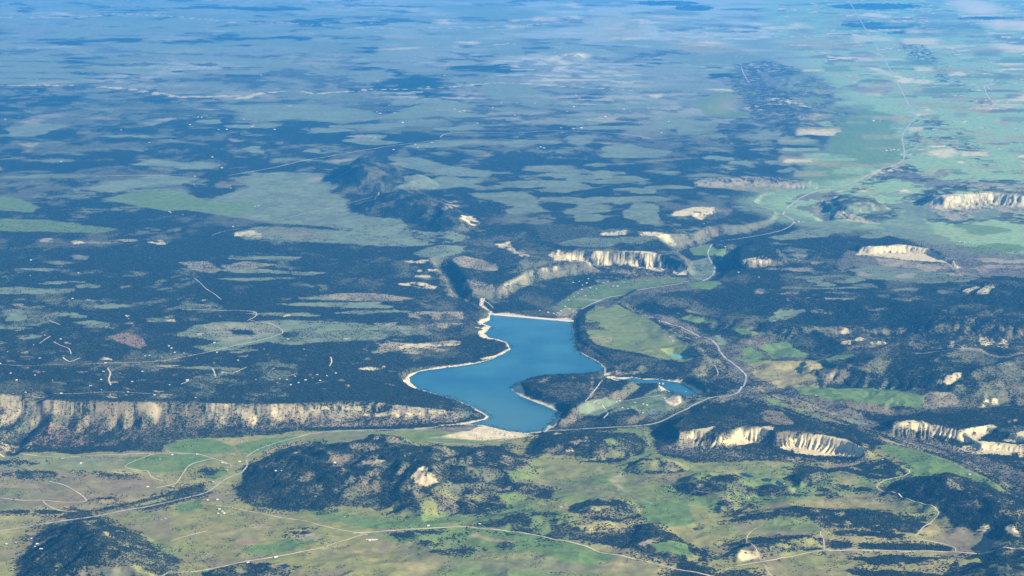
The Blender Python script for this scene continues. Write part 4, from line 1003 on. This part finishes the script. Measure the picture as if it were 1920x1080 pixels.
# roads
m_asphalt = simple_mat("worn_asphalt", (.38, .37, .32), .9, .35, .004)
m_dirt = simple_mat("gravel_road", (.56, .48, .33), .95, .35, .005)
def curve_pts(pts, step=14.0):
    p = np.array([at(a, b)[:2] for a, b in pts])
    n = len(p)
    if n > 2:
        out = []
        for i in range(n - 1):
            p0, p1, p2, p3 = p[max(i - 1, 0)], p[i], p[i + 1], p[min(i + 2, n - 1)]
            k = 8
            for t in np.linspace(0, 1, k, endpoint=False):
                out.append(0.5 * (2 * p1 + (p2 - p0) * t + (2 * p0 - 5 * p1 + 4 * p2 - p3) * t * t + (3 * p1 - p0 - 3 * p2 + p3) * t ** 3))
        out.append(p[-1]); p = np.array(out)
    seg = np.r_[0, np.cumsum(np.linalg.norm(np.diff(p, axis=0), axis=1))]
    s = np.arange(0, seg[-1], step)
    return np.c_[np.interp(s, seg, p[:, 0]), np.interp(s, seg, p[:, 1])]
def road(name, pts, w, m, label, lift=1.2):
    w = w * (1.15 if w > 18 else 1.3)
    c = curve_pts(pts)
    if len(c) < 3: return
    if max(p[1] for p in pts) > 470:
        ss = sub(c, w + 60)
        if ss is not None:
            dd, _ = sdist(GX[ss], GY[ss], c[::3] if len(c) > 12 else c, closed=False)
            FOR[ss] *= sstep(w / 2 + 4, w / 2 + 26, -dd)
    t = np.gradient(c, axis=0); t /= np.linalg.norm(t, axis=1)[:, None] + 1e-9
    nrm = np.c_[-t[:, 1], t[:, 0]]
    offs = [-w / 2, 0, w / 2]
    V = []
    hs = []
    for o in offs:
        q = c + nrm * o
        hs.append(grid_at(Z, q[:, 0], q[:, 1])); V.append(q)
    h = np.max(hs, axis=0) + lift
    vs = np.concatenate([np.c_[q, h] for q in V])
    n = len(c); f = []
    for k in range(2):
        a = np.arange(n - 1) + k * n
        f.append(np.stack([a + n, a, a + 1, a + n + 1], -1))
    me = np_mesh(name, vs, np.concatenate(f), 4, m)
    nz = me.polygons[0].normal.z
    if nz < 0: me.flip_normals()
    return link(name, me, kind="structure", label=label)
road("highway", [(1588,-5),(1620,50),(1660,115),(1690,170),(1717,220)], 38, m_asphalt, "pale straight highway running up the green valley at upper right")
road("highway", [(1717,220),(1702,238),(1692,258),(1693,300),(1640,322),(1590,346),(1520,362),(1482,385),(1468,402)], 30, m_asphalt, "highway bending down the valley from the kink to the narrows")
road("highway", [(1468,402),(1488,415),(1470,430),(1420,442),(1350,452)], 20, m_asphalt, "highway curving along the foot of the dark mesa")
road("road", [(1335,458),(1328,472),(1330,485),(1340,500),(1337,515),(1325,524)], 20, m_asphalt, "short curved road beside the dark ravine above the village")
road("highway", [(1325,524),(1280,530),(1200,543),(1150,556),(1118,566),(1090,580)], 17, m_asphalt, "highway passing the village north of the dam")
road("highway", [(1215,595),(1250,605),(1280,615),(1320,632),(1342,645),(1352,662),(1375,682),(1396,700),(1398,714),(1385,735),(1372,741),(1350,745),(1310,755),(1270,775),(1240,790),(1210,797),(1150,801),(1050,806)], 20, m_asphalt, "highway looping from the river round the bay and along the lake")
road("highway", [(1050,806),(1010,810),(960,822),(880,833),(800,828)], 11, m_asphalt, "highway across the flats at the head of the lake")
road("highway", [(760,806),(700,806),(640,808),(590,812),(550,822),(510,833),(480,845),(460,858)], 14, m_asphalt, "highway along the foot of the long scarp")
road("highway", [(462,862),(463,875),(450,888),(430,895),(410,908),(390,922),(360,931),(300,945),(230,958),(130,975),(0,995),(-150,1015)], 15, m_asphalt, "highway crossing the left valley floor")
for nm, pts, w, lb in [
    ("road", [(405,948),(425,950),(500,965),(560,975),(600,985),(690,1003)], 8, "straight gravel road from the ranch to the crossroads"),
    ("road", [(300,1083),(330,1073),(380,1070),(450,1055),(480,1050),(540,1040),(590,1030),(640,1015),(682,1002)], 12, "gravel road climbing from the bottom edge to the crossroads"),
    ("road", [(662,1000),(760,993),(800,991),(870,988),(905,992),(950,996),(1050,1013),(1100,1025),(1150,1040),(1250,1063),(1340,1083)], 13, "pale gravel road running right along the foreground woods"),
    ("road", [(1360,1068),(1400,1058),(1450,1050),(1500,1040),(1545,1032),(1650,1032),(1700,1034),(1780,1035),(1860,1034),(1990,1045)], 12, "gravel road between dark hedges of woods at lower right"),
    ("road", [(1792,1033),(1788,1026),(1760,1018),(1718,1008),(1730,990),(1760,962),(1730,945),(1700,935),(1675,923),(1645,915),(1657,902),(1700,890),(1705,883),(1698,878)], 9, "pale zigzag road climbing through the dark woods at right"),
    ("dirt_track", [(1545,1030),(1544,1010),(1538,1000),(1545,992)], 7, "short track between two dark groves"),
    ("dirt_track", [(1450,1085),(1400,1015),(1430,983)], 5, "faint track beside the lower right pasture"),
    ("road", [(-100,925),(0,934),(40,938),(80,938),(130,942),(160,940),(155,930),(135,917),(115,908),(92,902)], 9, "looping dirt road on the brown flats"),
    ("road", [(80,939),(90,948),(115,958),(145,959)], 10, "pale dirt spur below the looping road"),
    ("road", [(-100,853),(0,852),(80,856),(130,857),(200,853),(300,850),(370,852),(400,860),(430,870),(455,878)], 9, "road along the foot of the scarp at left"),
    ("road", [(402,859),(360,870),(345,885),(335,900),(325,908),(290,915)], 10, "pale farm road curving down from the scarp road"),
    ("dirt_track", [(290,850),(235,874),(262,882),(276,883),(285,895),(305,902)], 8, "thin track winding around the green paddock"),
    ("dirt_track", [(210,885),(240,887),(262,882)], 7, "faint track on the brown flats"),
    ("dirt_track", [(320,1015),(340,1008),(390,995)], 6, "thin track in the lower left pasture"),
    ("road", [(155,683),(240,680),(300,677),(330,672),(370,664),(430,651),(480,640),(515,630),(530,624),(524,615),(510,608),(485,604),(468,600)], 9, "plateau road curving through the sage clearing"),
    ("road", [(464,601),(478,594),(481,588),(474,584),(440,582),(405,582),(340,580)], 10, "pale hairpin road at the top of the sage clearing"),
    ("road", [(428,329),(470,322),(520,313),(560,303),(600,296),(680,282),(760,270),(830,262)], 16, "straight pale road slanting over the far plateau"),
    ("road", [(180,331),(240,329),(340,327)], 14, "short pale road on the far left plateau"),
    ("road", [(825,258),(840,250),(900,248),(960,250)], 20, "far pale road in the clearings above centre"),
    ("road", [(980,249),(1030,245),(1080,246),(1180,253),(1260,262)], 18, "far curving road right of the clearings"),
    ("road", [(505,417),(560,403),(640,385),(700,368)], 6, "thin straight road across the green plateau fields"),
    ("dirt_track", [(397,441),(420,434),(455,428)], 10, "pale track at the edge of the brown clearing"),
    ("dirt_track", [(365,522),(375,530),(385,540),(400,550),(415,562)], 8, "broken track winding in the plateau woods"),
    ("dirt_track", [(118,670),(130,678),(146,673),(150,671)], 12, "pale bend of track in the left woods"),
    ("dirt_track", [(102,642),(120,650),(130,655),(134,665)], 9, "track dropping through the left woods"),
    ("dirt_track", [(74,644),(85,636),(95,630)], 10, "short slanting track near the left edge"),
    ("dirt_track", [(92,601),(105,606),(115,610)], 9, "short bright track in the left woods"),
    ("dirt_track", [(202,690),(207,700),(204,712),(208,722)], 14, "narrow clearing track running down the left woods"),
    ("dirt_track", [(398,690),(402,698),(404,706)], 12, "short straight white track in the dark woods"),
    ("dirt_track", [(415,697),(435,700),(450,694),(463,688)], 9, "v shaped track in the dark woods"),
    ("dirt_track", [(340,720),(350,716),(354,711)], 10, "small slanting track above the scarp"),
    ("dirt_track", [(620,669),(622,678),(618,687)], 12, "short pale track right of the dark woods"),
    ("dirt_track", [(0,683),(60,686),(100,683),(120,685)], 6, "faint track at the left edge of the plateau"),
    ("dirt_track", [(60,742),(140,738),(210,735),(280,738),(325,741)], 7, "rim track above the scarp"),
    ("road", [(1130,713),(1118,728),(1104,745),(1098,753),(1110,757)], 11, "pale road down the middle of the peninsula"),
    ("road", [(1112,757),(1125,750),(1150,748),(1200,747),(1240,741)], 8, "campground road above the tents"),
    ("dirt_track", [(1118,758),(1133,765),(1140,775),(1132,785)], 10, "campground loop track"),
    ("dirt_track", [(1340,685),(1345,695),(1346,703),(1338,706)], 6, "white track in the woods behind the bay"),
    ("dirt_track", [(1300,920),(1360,930)], 5, "thin track on the small wooded ridge"),
    ("dirt_track", [(902,560),(915,568),(925,577)], 9, "concrete spillway strip beside the dam"),
    ("dirt_track", [(1500,330),(1560,322),(1640,330)], 9, "far field track in the upper right valley"),
    ("dirt_track", [(1390,125),(1395,140),(1405,155)], 16, "far track on the wooded hill"),
    ("dirt_track", [(1860,170),(1845,160),(1855,185),(1870,196)], 20, "far winding track at the right edge"),
]:
    road(nm, pts, w, m_dirt, lb)

# fence lines and ditches in the open fields read as thin tracks
# ------------------------------------------------------------------ the dam
dam = link("dam", None, loc=(float((DA[0] + DB[0]) / 2), float((DA[1] + DB[1]) / 2), 0), label="long straight pale earth dam closing the far end of the blue lake", cat="dam")
ax, ay = DA; bx, by = DB
ux, uy = bx - ax, by - ay
Ld = math.hypot(ux, uy); ux /= Ld; uy /= Ld
px_, py_ = -uy, ux                    # away from the camera
if py_ < 0: px_, py_ = -px_, -py_
m_rip = simple_mat("pale_riprap", (.66, .57, .42), .95, .2, .08)
m_face = simple_mat("grassed_dam_face", (.22, .21, .13), .95, .2, .03)
m_crest = simple_mat("dam_crest_gravel", (.42, .33, .25), .95, .12, .05)
m_conc = simple_mat("concrete", (.6, .57, .5), .8, .1, .2)
def sheet(name, prof, m, e0=-50, e1=50, n=40):
    vs = []; fs = []
    for i in range(n + 1):
        t = e0 + (Ld + e1 - e0) * i / n
        for (o, z) in prof:
            vs.append((ax + ux * t + px_ * o - dam.location.x, ay + uy * t + py_ * o - dam.location.y, z))
    k = len(prof)
    for i in range(n):
        for j in range(k - 1):
            a = i * k + j
            fs.append((a, a + k, a + k + 1, a + 1))
    return link(name, np_mesh(name, vs, fs, 4, m), parent=dam)
sheet("upstream_face", [(-62, -14), (-12, 13), (-9, 14.5)], m_rip)
sheet("crest_road", [(-9, 14.52), (0, 15.1), (9, 14.52)], m_crest)
sheet("parapet", [(-9.5, 14.0), (-9.5, 15.8), (-8.8, 15.8), (-8.8, 14.0)], m_conc)
sheet("downstream_face", [(9, 14.5), (16, 12), (150, -48), (190, -62)], m_face)
def boxes(name, lst, m, parent, rot=0.0):
    vs = []; fs = []
    for (cx, cy, cz, sx, sy, sz) in lst:
        b0 = len(vs)
        for dz in (-.5, .5):
            for dx, dy in ((-.5, -.5), (.5, -.5), (.5, .5), (-.5, .5)):
                X, Y = dx * sx, dy * sy
                vs.append((cx + X * math.cos(rot) - Y * math.sin(rot), cy + X * math.sin(rot) + Y * math.cos(rot), cz + dz * sz))
        for q in ((3, 2, 1, 0), (4, 5, 6, 7), (0, 1, 5, 4), (1, 2, 6, 5), (2, 3, 7, 6), (3, 0, 4, 7)):
            fs.append([b0 + i for i in q])
    return link(name, np_mesh(name, vs, fs, 4, m), parent=parent)
tt = Ld * 0.06
boxes("intake_tower", [(ax + ux * tt - px_ * 45 - dam.location.x, ay + uy * tt - py_ * 45 - dam.location.y, 8, 9, 9, 24), (ax + ux * tt - px_ * 45 - dam.location.x, ay + uy * tt - py_ * 45 - dam.location.y, 21.5, 12, 12, 3)], m_conc, dam)

# ------------------------------------------------------------------ houses
m_wall = simple_mat("pale_house_wall", (.48, .43, .36), .8, .08, .3)
m_roofw = simple_mat("white_metal_roof", (.66, .66, .64), .45, .06, .3)
m_roofg = simple_mat("grey_roof", (.50, .49, .47), .7, .1, .3)
m_roofr = simple_mat("rust_red_roof", (.45, .24, .16), .8, .12, .3)
m_brick = simple_mat("brick_chimney", (.33, .18, .12), .9, .1, 1.0)

def gable(L_, W_, h, r, over=.8):
    """walls with gable ends, roof slabs, in local metres"""
    x, y = L_ / 2, W_ / 2
    wv = [(-x,-y,-2),(x,-y,-2),(x,y,-2),(-x,y,-2),(-x,-y,h),(x,-y,h),(x,y,h),(-x,y,h),(-x,0,h+r),(x,0,h+r)]
    wf = [(0,1,5,4),(2,3,7,6),(1,2,6,5),(3,0,4,7),(5,6,9,9),(7,4,8,8)]
    X, Y = x + over, y + over; e = r * over / y; t = .35
    rv = [(-X,-Y,h-e+.05),(X,-Y,h-e+.05),(X,0,h+r+.05),(-X,0,h+r+.05),(X,Y,h-e+.05),(-X,Y,h-e+.05)]
    rv = rv + [(a, b, c + t) for a, b, c in rv]
    rf = [(6,7,8,9),(9,8,10,11),(0,3,2,1),(3,5,4,2),(0,1,7,6),(4,5,11,10),(1,2,8,7),(2,4,10,8),(3,0,6,9),(5,3,9,11)]
    return wv, wf, rv, rf
def tri_fix(f):
    return [q for q in f]
def poly_mesh(name, v, f, m):
    me = bpy.data.meshes.new(name)
    me.from_pydata(v, [], [tuple(dict.fromkeys(q)) for q in f])
    me.materials.append(m); me.update()
    return me
def proto(kind, L_, W_, h, r, roofm, wing=False, chimney=True):
    wv, wf, rv, rf = gable(L_, W_, h, r)
    if wing:
        a, b, c, d = gable(W_ * 1.1, L_ * .45, h * .85, r * .8)
        def tr(vs): return [(-y - L_ * .2, x - W_ * .55, z) for x, y, z in vs]
        n = len(wv); wv = wv + tr(a); wf = wf + [tuple(i + n for i in q) for q in b]
        n = len(rv); rv = rv + tr(c); rf = rf + [tuple(i + n for i in q) for q in d]
    parts = {"wall": poly_mesh(kind + "_wall", wv, wf, m_wall), "roof": poly_mesh(kind + "_roof", rv, rf, roofm)}
    subs = {}
    if chimney:
        z0 = h + r * .5
        v = [(sx * .6 + L_ * .25, sy * .6 + W_ * .12, z) for z in (z0, h + r + 1.6) for sx, sy in ((-1,-1),(1,-1),(1,1),(-1,1))]
        subs["chimney"] = poly_mesh("chimney", v, [(3,2,1,0),(4,5,6,7),(0,1,5,4),(1,2,6,5),(2,3,7,6),(3,0,4,7)], m_brick)
    return parts, subs
PROTOS = {
    'w': ('house', "white roofed", proto('house', 19, 11, 4.2, 2.8, m_roofw, True)),
    'g': ('house', "grey roofed", proto('cottage', 16, 10, 3.8, 2.4, m_roofg)),
    'r': ('house', "rust roofed", proto('cottage_rust', 16, 10, 3.8, 2.6, m_roofr)),
    'b': ('barn', "long white roofed", proto('barn', 30, 15, 5.5, 3.5, m_roofw, False, False)),
}
def build_house(key, px, py, scale, rot, label, cat, group):
    nm, adj, (parts, subs) = PROTOS[key]
    x, y, z = at(px, py)
    o = bpy.data.objects.new(nm, None); col.objects.link(o)
    o.location = (x, y, z + .3); o.rotation_euler = (0, 0, rot); o.scale = (scale,) * 3
    o["label"] = label; o["category"] = cat; o["group"] = group
    for k, me in parts.items():
        c = bpy.data.objects.new(k, me); col.objects.link(c); c.parent = o
        if k == "roof":
            for kk, mm in subs.items():
                d = bpy.data.objects.new(kk, mm); col.objects.link(d); d.parent = c
    return o

SITES = [   # where they stand, group, spots (photo px, kind, size)
 ("in the far left plateau woods", "houses in the left plateau woods",
  "58,488w 57,517g 114,636b 136,560w 147,512b 0,682b 65,704w 52,689r 31,713w 63,647g 84,629w 14,660r 98,713r 20,700g 75,672w 120,668g 45,640r"),
 ("in the middle plateau woods", "houses in the middle plateau woods",
  "198,681b 194,697w 190,712w 267,697w 207,741g 247,607w 241,598g 204,610r 280,667g 272,668w 302,669r 322,653w 317,649w 328,661w 225,700g 248,716w 170,724w 290,690g"),
 ("near the sage clearing on the plateau", "houses round the sage clearing",
  "402,643b 430,634r 540,636b 455,635r 466,633g 407,661w 417,700w 369,673r 345,662g 446,676w 495,655r 570,655g"),
 ("in the dense woods above the scarp", "houses above the scarp",
  "511,712r 524,710w 538,712w 560,718w 573,713w 553,706w 613,705w 630,700w 586,709g 600,714w 545,722w 520,718r 480,712g 595,703g 350,713w 318,722w"),
 ("along the rim of the scarp", "houses along the scarp rim",
  "48,736w 115,738w 97,730r 190,731r 290,741w 367,746w 60,731r 240,735g"),
 ("on the left valley floor", "farm buildings on the left valley floor",
  "152,869w 323,853b 277,913b 325,913b 341,910r 417,868w 423,869w 400,904b 449,866b 425,882g 390,938w 370,852w 117,860g 22,866g 433,874g 300,861r"),
 ("at the ranch beside the valley highway", "ranch buildings by the valley highway",
  "412,955w 417,959g 409,963w 420,963w 414,966r 408,937w"),
 ("on the dark hill at centre left", "cabins on the dark centre hill",
  "517,883w 528,883g 627,868b 500,876r"),
 ("beside the dark cone hill", "houses at the lower left",
  "60,1010w 78,1030b 66,1025g 29,1017r 12,1020g 70,1020w"),
 ("beside the road in the lower pasture", "farms in the lower pasture",
  "517,1045b 465,1055b 303,975g 310,973g 700,1013b 706,1012b 693,1013w 803,986w 900,983b 688,1012g 646,969r 1052,951b"),
 ("at the campground by the bay", "campground buildings by the bay",
  "1156,754w 1162,752w 1167,765w 1177,767w 1206,758w 1213,760w 1205,774w 1190,755g 1246,747g 1236,730w"),
 ("in the village below the dam", "village houses below the dam",
  "1075,530w 1086,528w 1092,535g 1100,531w 1107,540w 1084,550w 1120,528w 1131,530w 1140,528w 1076,556w 1098,555w 1110,548r 1118,541w 1150,537w 1158,537b 1066,563w 1091,543w 1103,523w 1170,530g 1060,575w 1052,583b 1068,580b 1075,584w 1046,587w"),
 ("at the foot of the dam", "buildings at the foot of the dam", "1028,586b 1038,588b 1012,583w"),
 ("on the green bench beside the lake", "farm on the bench beside the lake", "1256,632b 1262,640w 1259,636r"),
 ("in the right hand river valley", "buildings in the river valley",
  "1385,511b 1423,520w 1498,416b 1490,418w 1505,416w 1360,463w 1800,454b 1808,454b 1818,455w 1320,420w 1530,742g 1818,890w 1655,862b 1660,871g 1470,907r"),
 ("by the plateau field", "houses on the far plateau field edge", "485,386w 478,387w 318,397w 320,399g 437,425w 456,438b 477,436w 565,441r 343,403r 410,310w"),
]
def sc_spots(n, x0, x1, y0, y1, keys="wwwgb"):
    return " ".join("%d,%d%s" % (rng.uniform(x0, x1), rng.uniform(y0, y1), rng.choice(list(keys))) for _ in range(n))
SITES += [
 ("in the far highway town", "houses of the far town", sc_spots(34, 1655, 1780, 76, 112) + " " + sc_spots(12, 1690, 1770, 140, 165)),
 ("near the highway kink", "houses near the highway kink", "1662,283b 1670,282w 1676,281w 1684,282w 1717,241b 1655,285g 1705,249w 1650,228w 1638,227b 1690,290w 1560,246w 1700,205w"),
 ("in the upper right farmland", "farms in the upper right farmland", sc_spots(18, 1740, 1915, 60, 330, "wbg")),
 ("among far plateau clearings", "houses on the far plateau",
  "707,210w 713,213b 730,198w 740,212w 755,230b 704,258b 738,281b 783,277b 779,271w 810,268w 852,205w 862,209w 870,208w 924,202w 940,193w 970,193w 1003,194w 965,216w 1008,278b 1014,276w 1020,278b 1080,180b 1076,200b 1063,209w 1215,203b 1182,209w 1170,205w 1052,240w 1075,242w 1090,240b 846,247w 895,231w 1135,219b 1254,228w 1198,232r 1240,249w"),
 ("on the hazy far left plateau", "houses on the far left plateau",
  "356,234b 475,237b 457,224w 472,238w 515,243w 114,303b 416,315w 365,331b 378,220w 372,219w 410,243w 425,243w 227,244w 542,199w 546,199w 490,141w 156,136w 10,224b 433,353w 363,346r 320,262r 280,268w 398,295g 592,114w"),
 ("at the far plateau top", "farms near the top of the far plateau",
  "1093,88b 1105,86w 895,61b 857,74w 858,56w 803,163w 681,56b 705,60w 1040,99w 811,90w 940,59w 708,152b 833,142w 1020,50w 958,74w 1405,105b 1390,108b 1380,106w 1400,118w 1383,24b 1379,20w 1353,174w 1500,220w"),
]
ORD = ["first","second","third","fourth","fifth","sixth","seventh","eighth","ninth","tenth","eleventh","twelfth","thirteenth","fourteenth","fifteenth","sixteenth","seventeenth","eighteenth","nineteenth","twentieth"]
ORD += ["twenty-" + w for w in ORD[:9]] + ["thirtieth"] + ["thirty-" + w for w in ORD[:9]] + ["fortieth"] + ["forty-" + w for w in ORD[:9]]
for where, grp, txt in SITES:
    spots = []
    for t in txt.split():
        a, b_ = t.split(','); spots.append((float(a), float(b_[:-1]), b_[-1]))
    spots.sort()
    cnt = {}
    for (a, b_, k) in spots: cnt[k] = cnt.get(k, 0) + 1
    seen = {}
    for (a, b_, k) in spots:
        nm, adj, _ = PROTOS[k]
        i = seen.get(k, 0); seen[k] = i + 1
        lb = f"{adj} {nm} {where}"
        lb += "" if cnt[k] == 1 else f", {ORD[i]} from the left"
        far_ = 1.0 if b_ > 500 else (1.15 if b_ > 330 else 1.7)
        s_ = far_ * float(rng.uniform(.85, 1.35))
        if k == 'b': s_ *= .85
        build_house(k, a, b_, s_, float(rng.uniform(-.5, .5)), lb, "house" if nm == 'house' else "barn", grp)

# ------------------------------------------------------------------ docks and a boat in the bay
m_boat = simple_mat("white_hull", (.8, .8, .78), .35, .04, 1.0)
m_deck = simple_mat("bleached_deck", (.72, .70, .64), .8, .1, .5)
for (px, py, lb) in [(1235, 719.5, "left hand white boat dock in the narrow bay"), (1242, 720, "right hand white boat dock in the narrow bay")]:
    x, y = W(px, py, 0)
    d = link("dock", None, loc=(float(x), float(y), 0), label=lb, cat="dock", group="docks in the bay")
    boxes("walkway", [(0, 0, .8, 4, 60, .5)], m_deck, d)
    for k in range(5):
        boxes("finger_pier", [(8, -26 + 13 * k, .8, 11.9, 2.2, .5)], m_deck, d)
    boxes("roof", [(9, 0, 5.5, 16, 58, .4)], m_boat, d)
    boxes("post", [(2.2, -27 + 18 * k, 3, .4, .4, 4.9) for k in range(4)], m_deck, d)
def boat(px, py, rot, lb):
    x, y = W(px, py, 0)
    b = link("motor_boat", None, loc=(float(x), float(y), 0), label=lb, cat="boat", group="boats on the water")
    b.rotation_euler = (0, 0, rot)
    v = [(-5,-1.7,-.2),(-5,1.7,-.2),(1,1.9,-.2),(5.5,0,-.1),(1,-1.9,-.2),(-5,-2.1,1.2),(-5,2.1,1.2),(1,2.4,1.3),(6.5,0,1.7),(1,-2.4,1.3)]
    f = [(0,4,9,5),(4,3,8,9),(3,2,7,8),(2,1,6,7),(1,0,5,6),(5,9,8,7,6),(0,1,2,3,4)]
    link("hull", poly_mesh("hull", v, f, m_boat), parent=b)
    link("cabin", poly_mesh("cabin", [(-2,-1.2,1.25),(2,-1.2,1.3),(2,1.2,1.3),(-2,1.2,1.25),(-2,-1.1,3),(1,-1.1,3),(1,1.1,3),(-2,1.1,3)], [(4,5,6,7),(0,1,5,4),(1,2,6,5),(2,3,7,6),(3,0,4,7)], m_roofg), parent=b)
    b.scale = (1.4, 1.4, 1.4)
boat(1286, 734, .6, "small white motor boat on the open part of the bay")

# ------------------------------------------------------------------ woods: crowns standing on the ground
def crown_material():
    m, nt, N, L, b = mat_nodes("evergreen_crown")
    geo = N.new("ShaderNodeNewGeometry")
    t = N.new("ShaderNodeTexNoise"); t.inputs["Scale"].default_value = 1 / 60.0; t.inputs["Detail"].default_value = 3
    L.new(geo.outputs["Position"], t.inputs["Vector"])
    mx = N.new("ShaderNodeMix"); mx.data_type = 'RGBA'
    mx.inputs[6].default_value = (.010, .018, .012, 1); mx.inputs[7].default_value = (.032, .038, .022, 1)
    r = N.new("ShaderNodeMapRange"); r.inputs[1].default_value = .35; r.inputs[2].default_value = .65
    L.new(t.outputs["Fac"], r.inputs[0]); L.new(r.outputs[0], mx.inputs[0]); L.new(mx.outputs[2], b.inputs["Base Color"])
    b.inputs["Roughness"].default_value = 1; b.inputs["Specular IOR Level"].default_value = 0
    return m
m_crown = crown_material()
base = np.array([[1,0,.35],[.31,.95,.3],[-.81,.59,.4],[-.81,-.59,.3],[.31,-.95,.35],[0.05,0.05,1.0],[0,0,-.15]])
btri = np.array([[0,1,5],[1,2,5],[2,3,5],[3,4,5],[4,0,5],[1,0,6],[2,1,6],[3,2,6],[4,3,6],[0,4,6]])
def forest(name, mask, count, label, wt=None):
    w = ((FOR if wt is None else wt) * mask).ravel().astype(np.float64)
    w = np.where(w > 0.12, w, 0)
    if w.sum() == 0: return
    c = np.cumsum(w); c /= c[-1]
    pick = np.searchsorted(c, rng.random(count))
    r, k = np.unravel_index(pick, FOR.shape)
    jx = PXG[r, k] + rng.uniform(-1, 1, count); jy = PYG[r, k] + rng.uniform(-.7, .7, count)
    x, y = W(jx, jy, 0)
    z = grid_at(Z, x, y)
    s = rng.uniform(4.5, 9.5, count) * (1 if wt is None else .68); h = s * rng.uniform(.9, 1.35, count); a = rng.uniform(0, 6.28, count)
    ca, sa = np.cos(a), np.sin(a)
    jit = rng.uniform(.75, 1.25, (count, 7, 1))
    bx_ = base[None, :, 0] * jit[..., 0]; by_ = base[None, :, 1] * jit[..., 0]
    V = np.stack([x[:, None] + s[:, None] * (bx_ * ca[:, None] - by_ * sa[:, None]),
                  y[:, None] + s[:, None] * (bx_ * sa[:, None] + by_ * ca[:, None]),
                  z[:, None] + h[:, None] * base[None, :, 2]], -1).reshape(-1, 3)
    T = (btri[None] + 7 * np.arange(count)[:, None, None]).reshape(-1, 3)
    link(name, np_mesh(name, V, T, 3, m_crown, smooth=True), kind="stuff", label=label)
rdg = 1 - np.abs(fbm(GX, GY, 650, 4, 301) * 2 - 1)
clump = sstep(.88, .97, rdg) + 1.2 * sstep(.62, .72, fbm(GX, GY, 180, 4, 302)) + .03
forest("shrubs", (PXG > -60) & (PXG < 1980) & (PYG > 640) & (PYG < 1110) & (FOR < .06) & (Z > 2), 5500, "scattered shrubs and streamside thickets in the open pastures", clump)
inframe = (PXG > -60) & (PXG < 1980)
forest("foreground_woods", inframe & (PYG > 805) & (PYG < 1110), 130000, "dark scrubby woods covering the foreground hills and draws")
forest("plateau_woods", inframe & (PXG < 935) & (PYG <= 805) & (PYG > 440), 110000, "dense dark woods over the plateau left of the lake")
forest("eastern_woods", inframe & (PXG >= 935) & (PYG <= 805) & (PYG > 440), 90000, "dark woods over the mesas and slopes right of the lake")

# ------------------------------------------------------------------ haze
hm = bpy.data.materials.new("air_haze"); hm.use_nodes = True
hn = hm.node_tree; hn.nodes.clear()
ho = hn.nodes.new("ShaderNodeOutputMaterial"); hv = hn.nodes.new("ShaderNodeVolumePrincipled")
hv.inputs["Color"].default_value = HAZE_COLOR
hv.inputs["Density"].default_value = HAZE_DENSITY
hv.inputs["Anisotropy"].default_value = 0.0
hn.links.new(hv.outputs[0], ho.inputs["Volume"])
x1 = float(np.abs(GX).max()) + 3000; y0, y1 = -3000.0, float(GY.max()) + 3000
zb, zt = float(Z.min()) - 1, CAM_H + 60
v = [(-x1,y0,zb),(x1,y0,zb),(x1,y1,zb),(-x1,y1,zb),(-x1,y0,zt),(x1,y0,zt),(x1,y1,zt),(-x1,y1,zt)]
link("haze", poly_mesh("haze", v, [(3,2,1,0),(4,5,6,7),(0,1,5,4),(1,2,6,5),(2,3,7,6),(3,0,4,7)], hm), kind="stuff", label="blue air haze thickening with distance")
scene.cycles.volume_bounces = 1
print("built", len(bpy.data.objects), "objects")
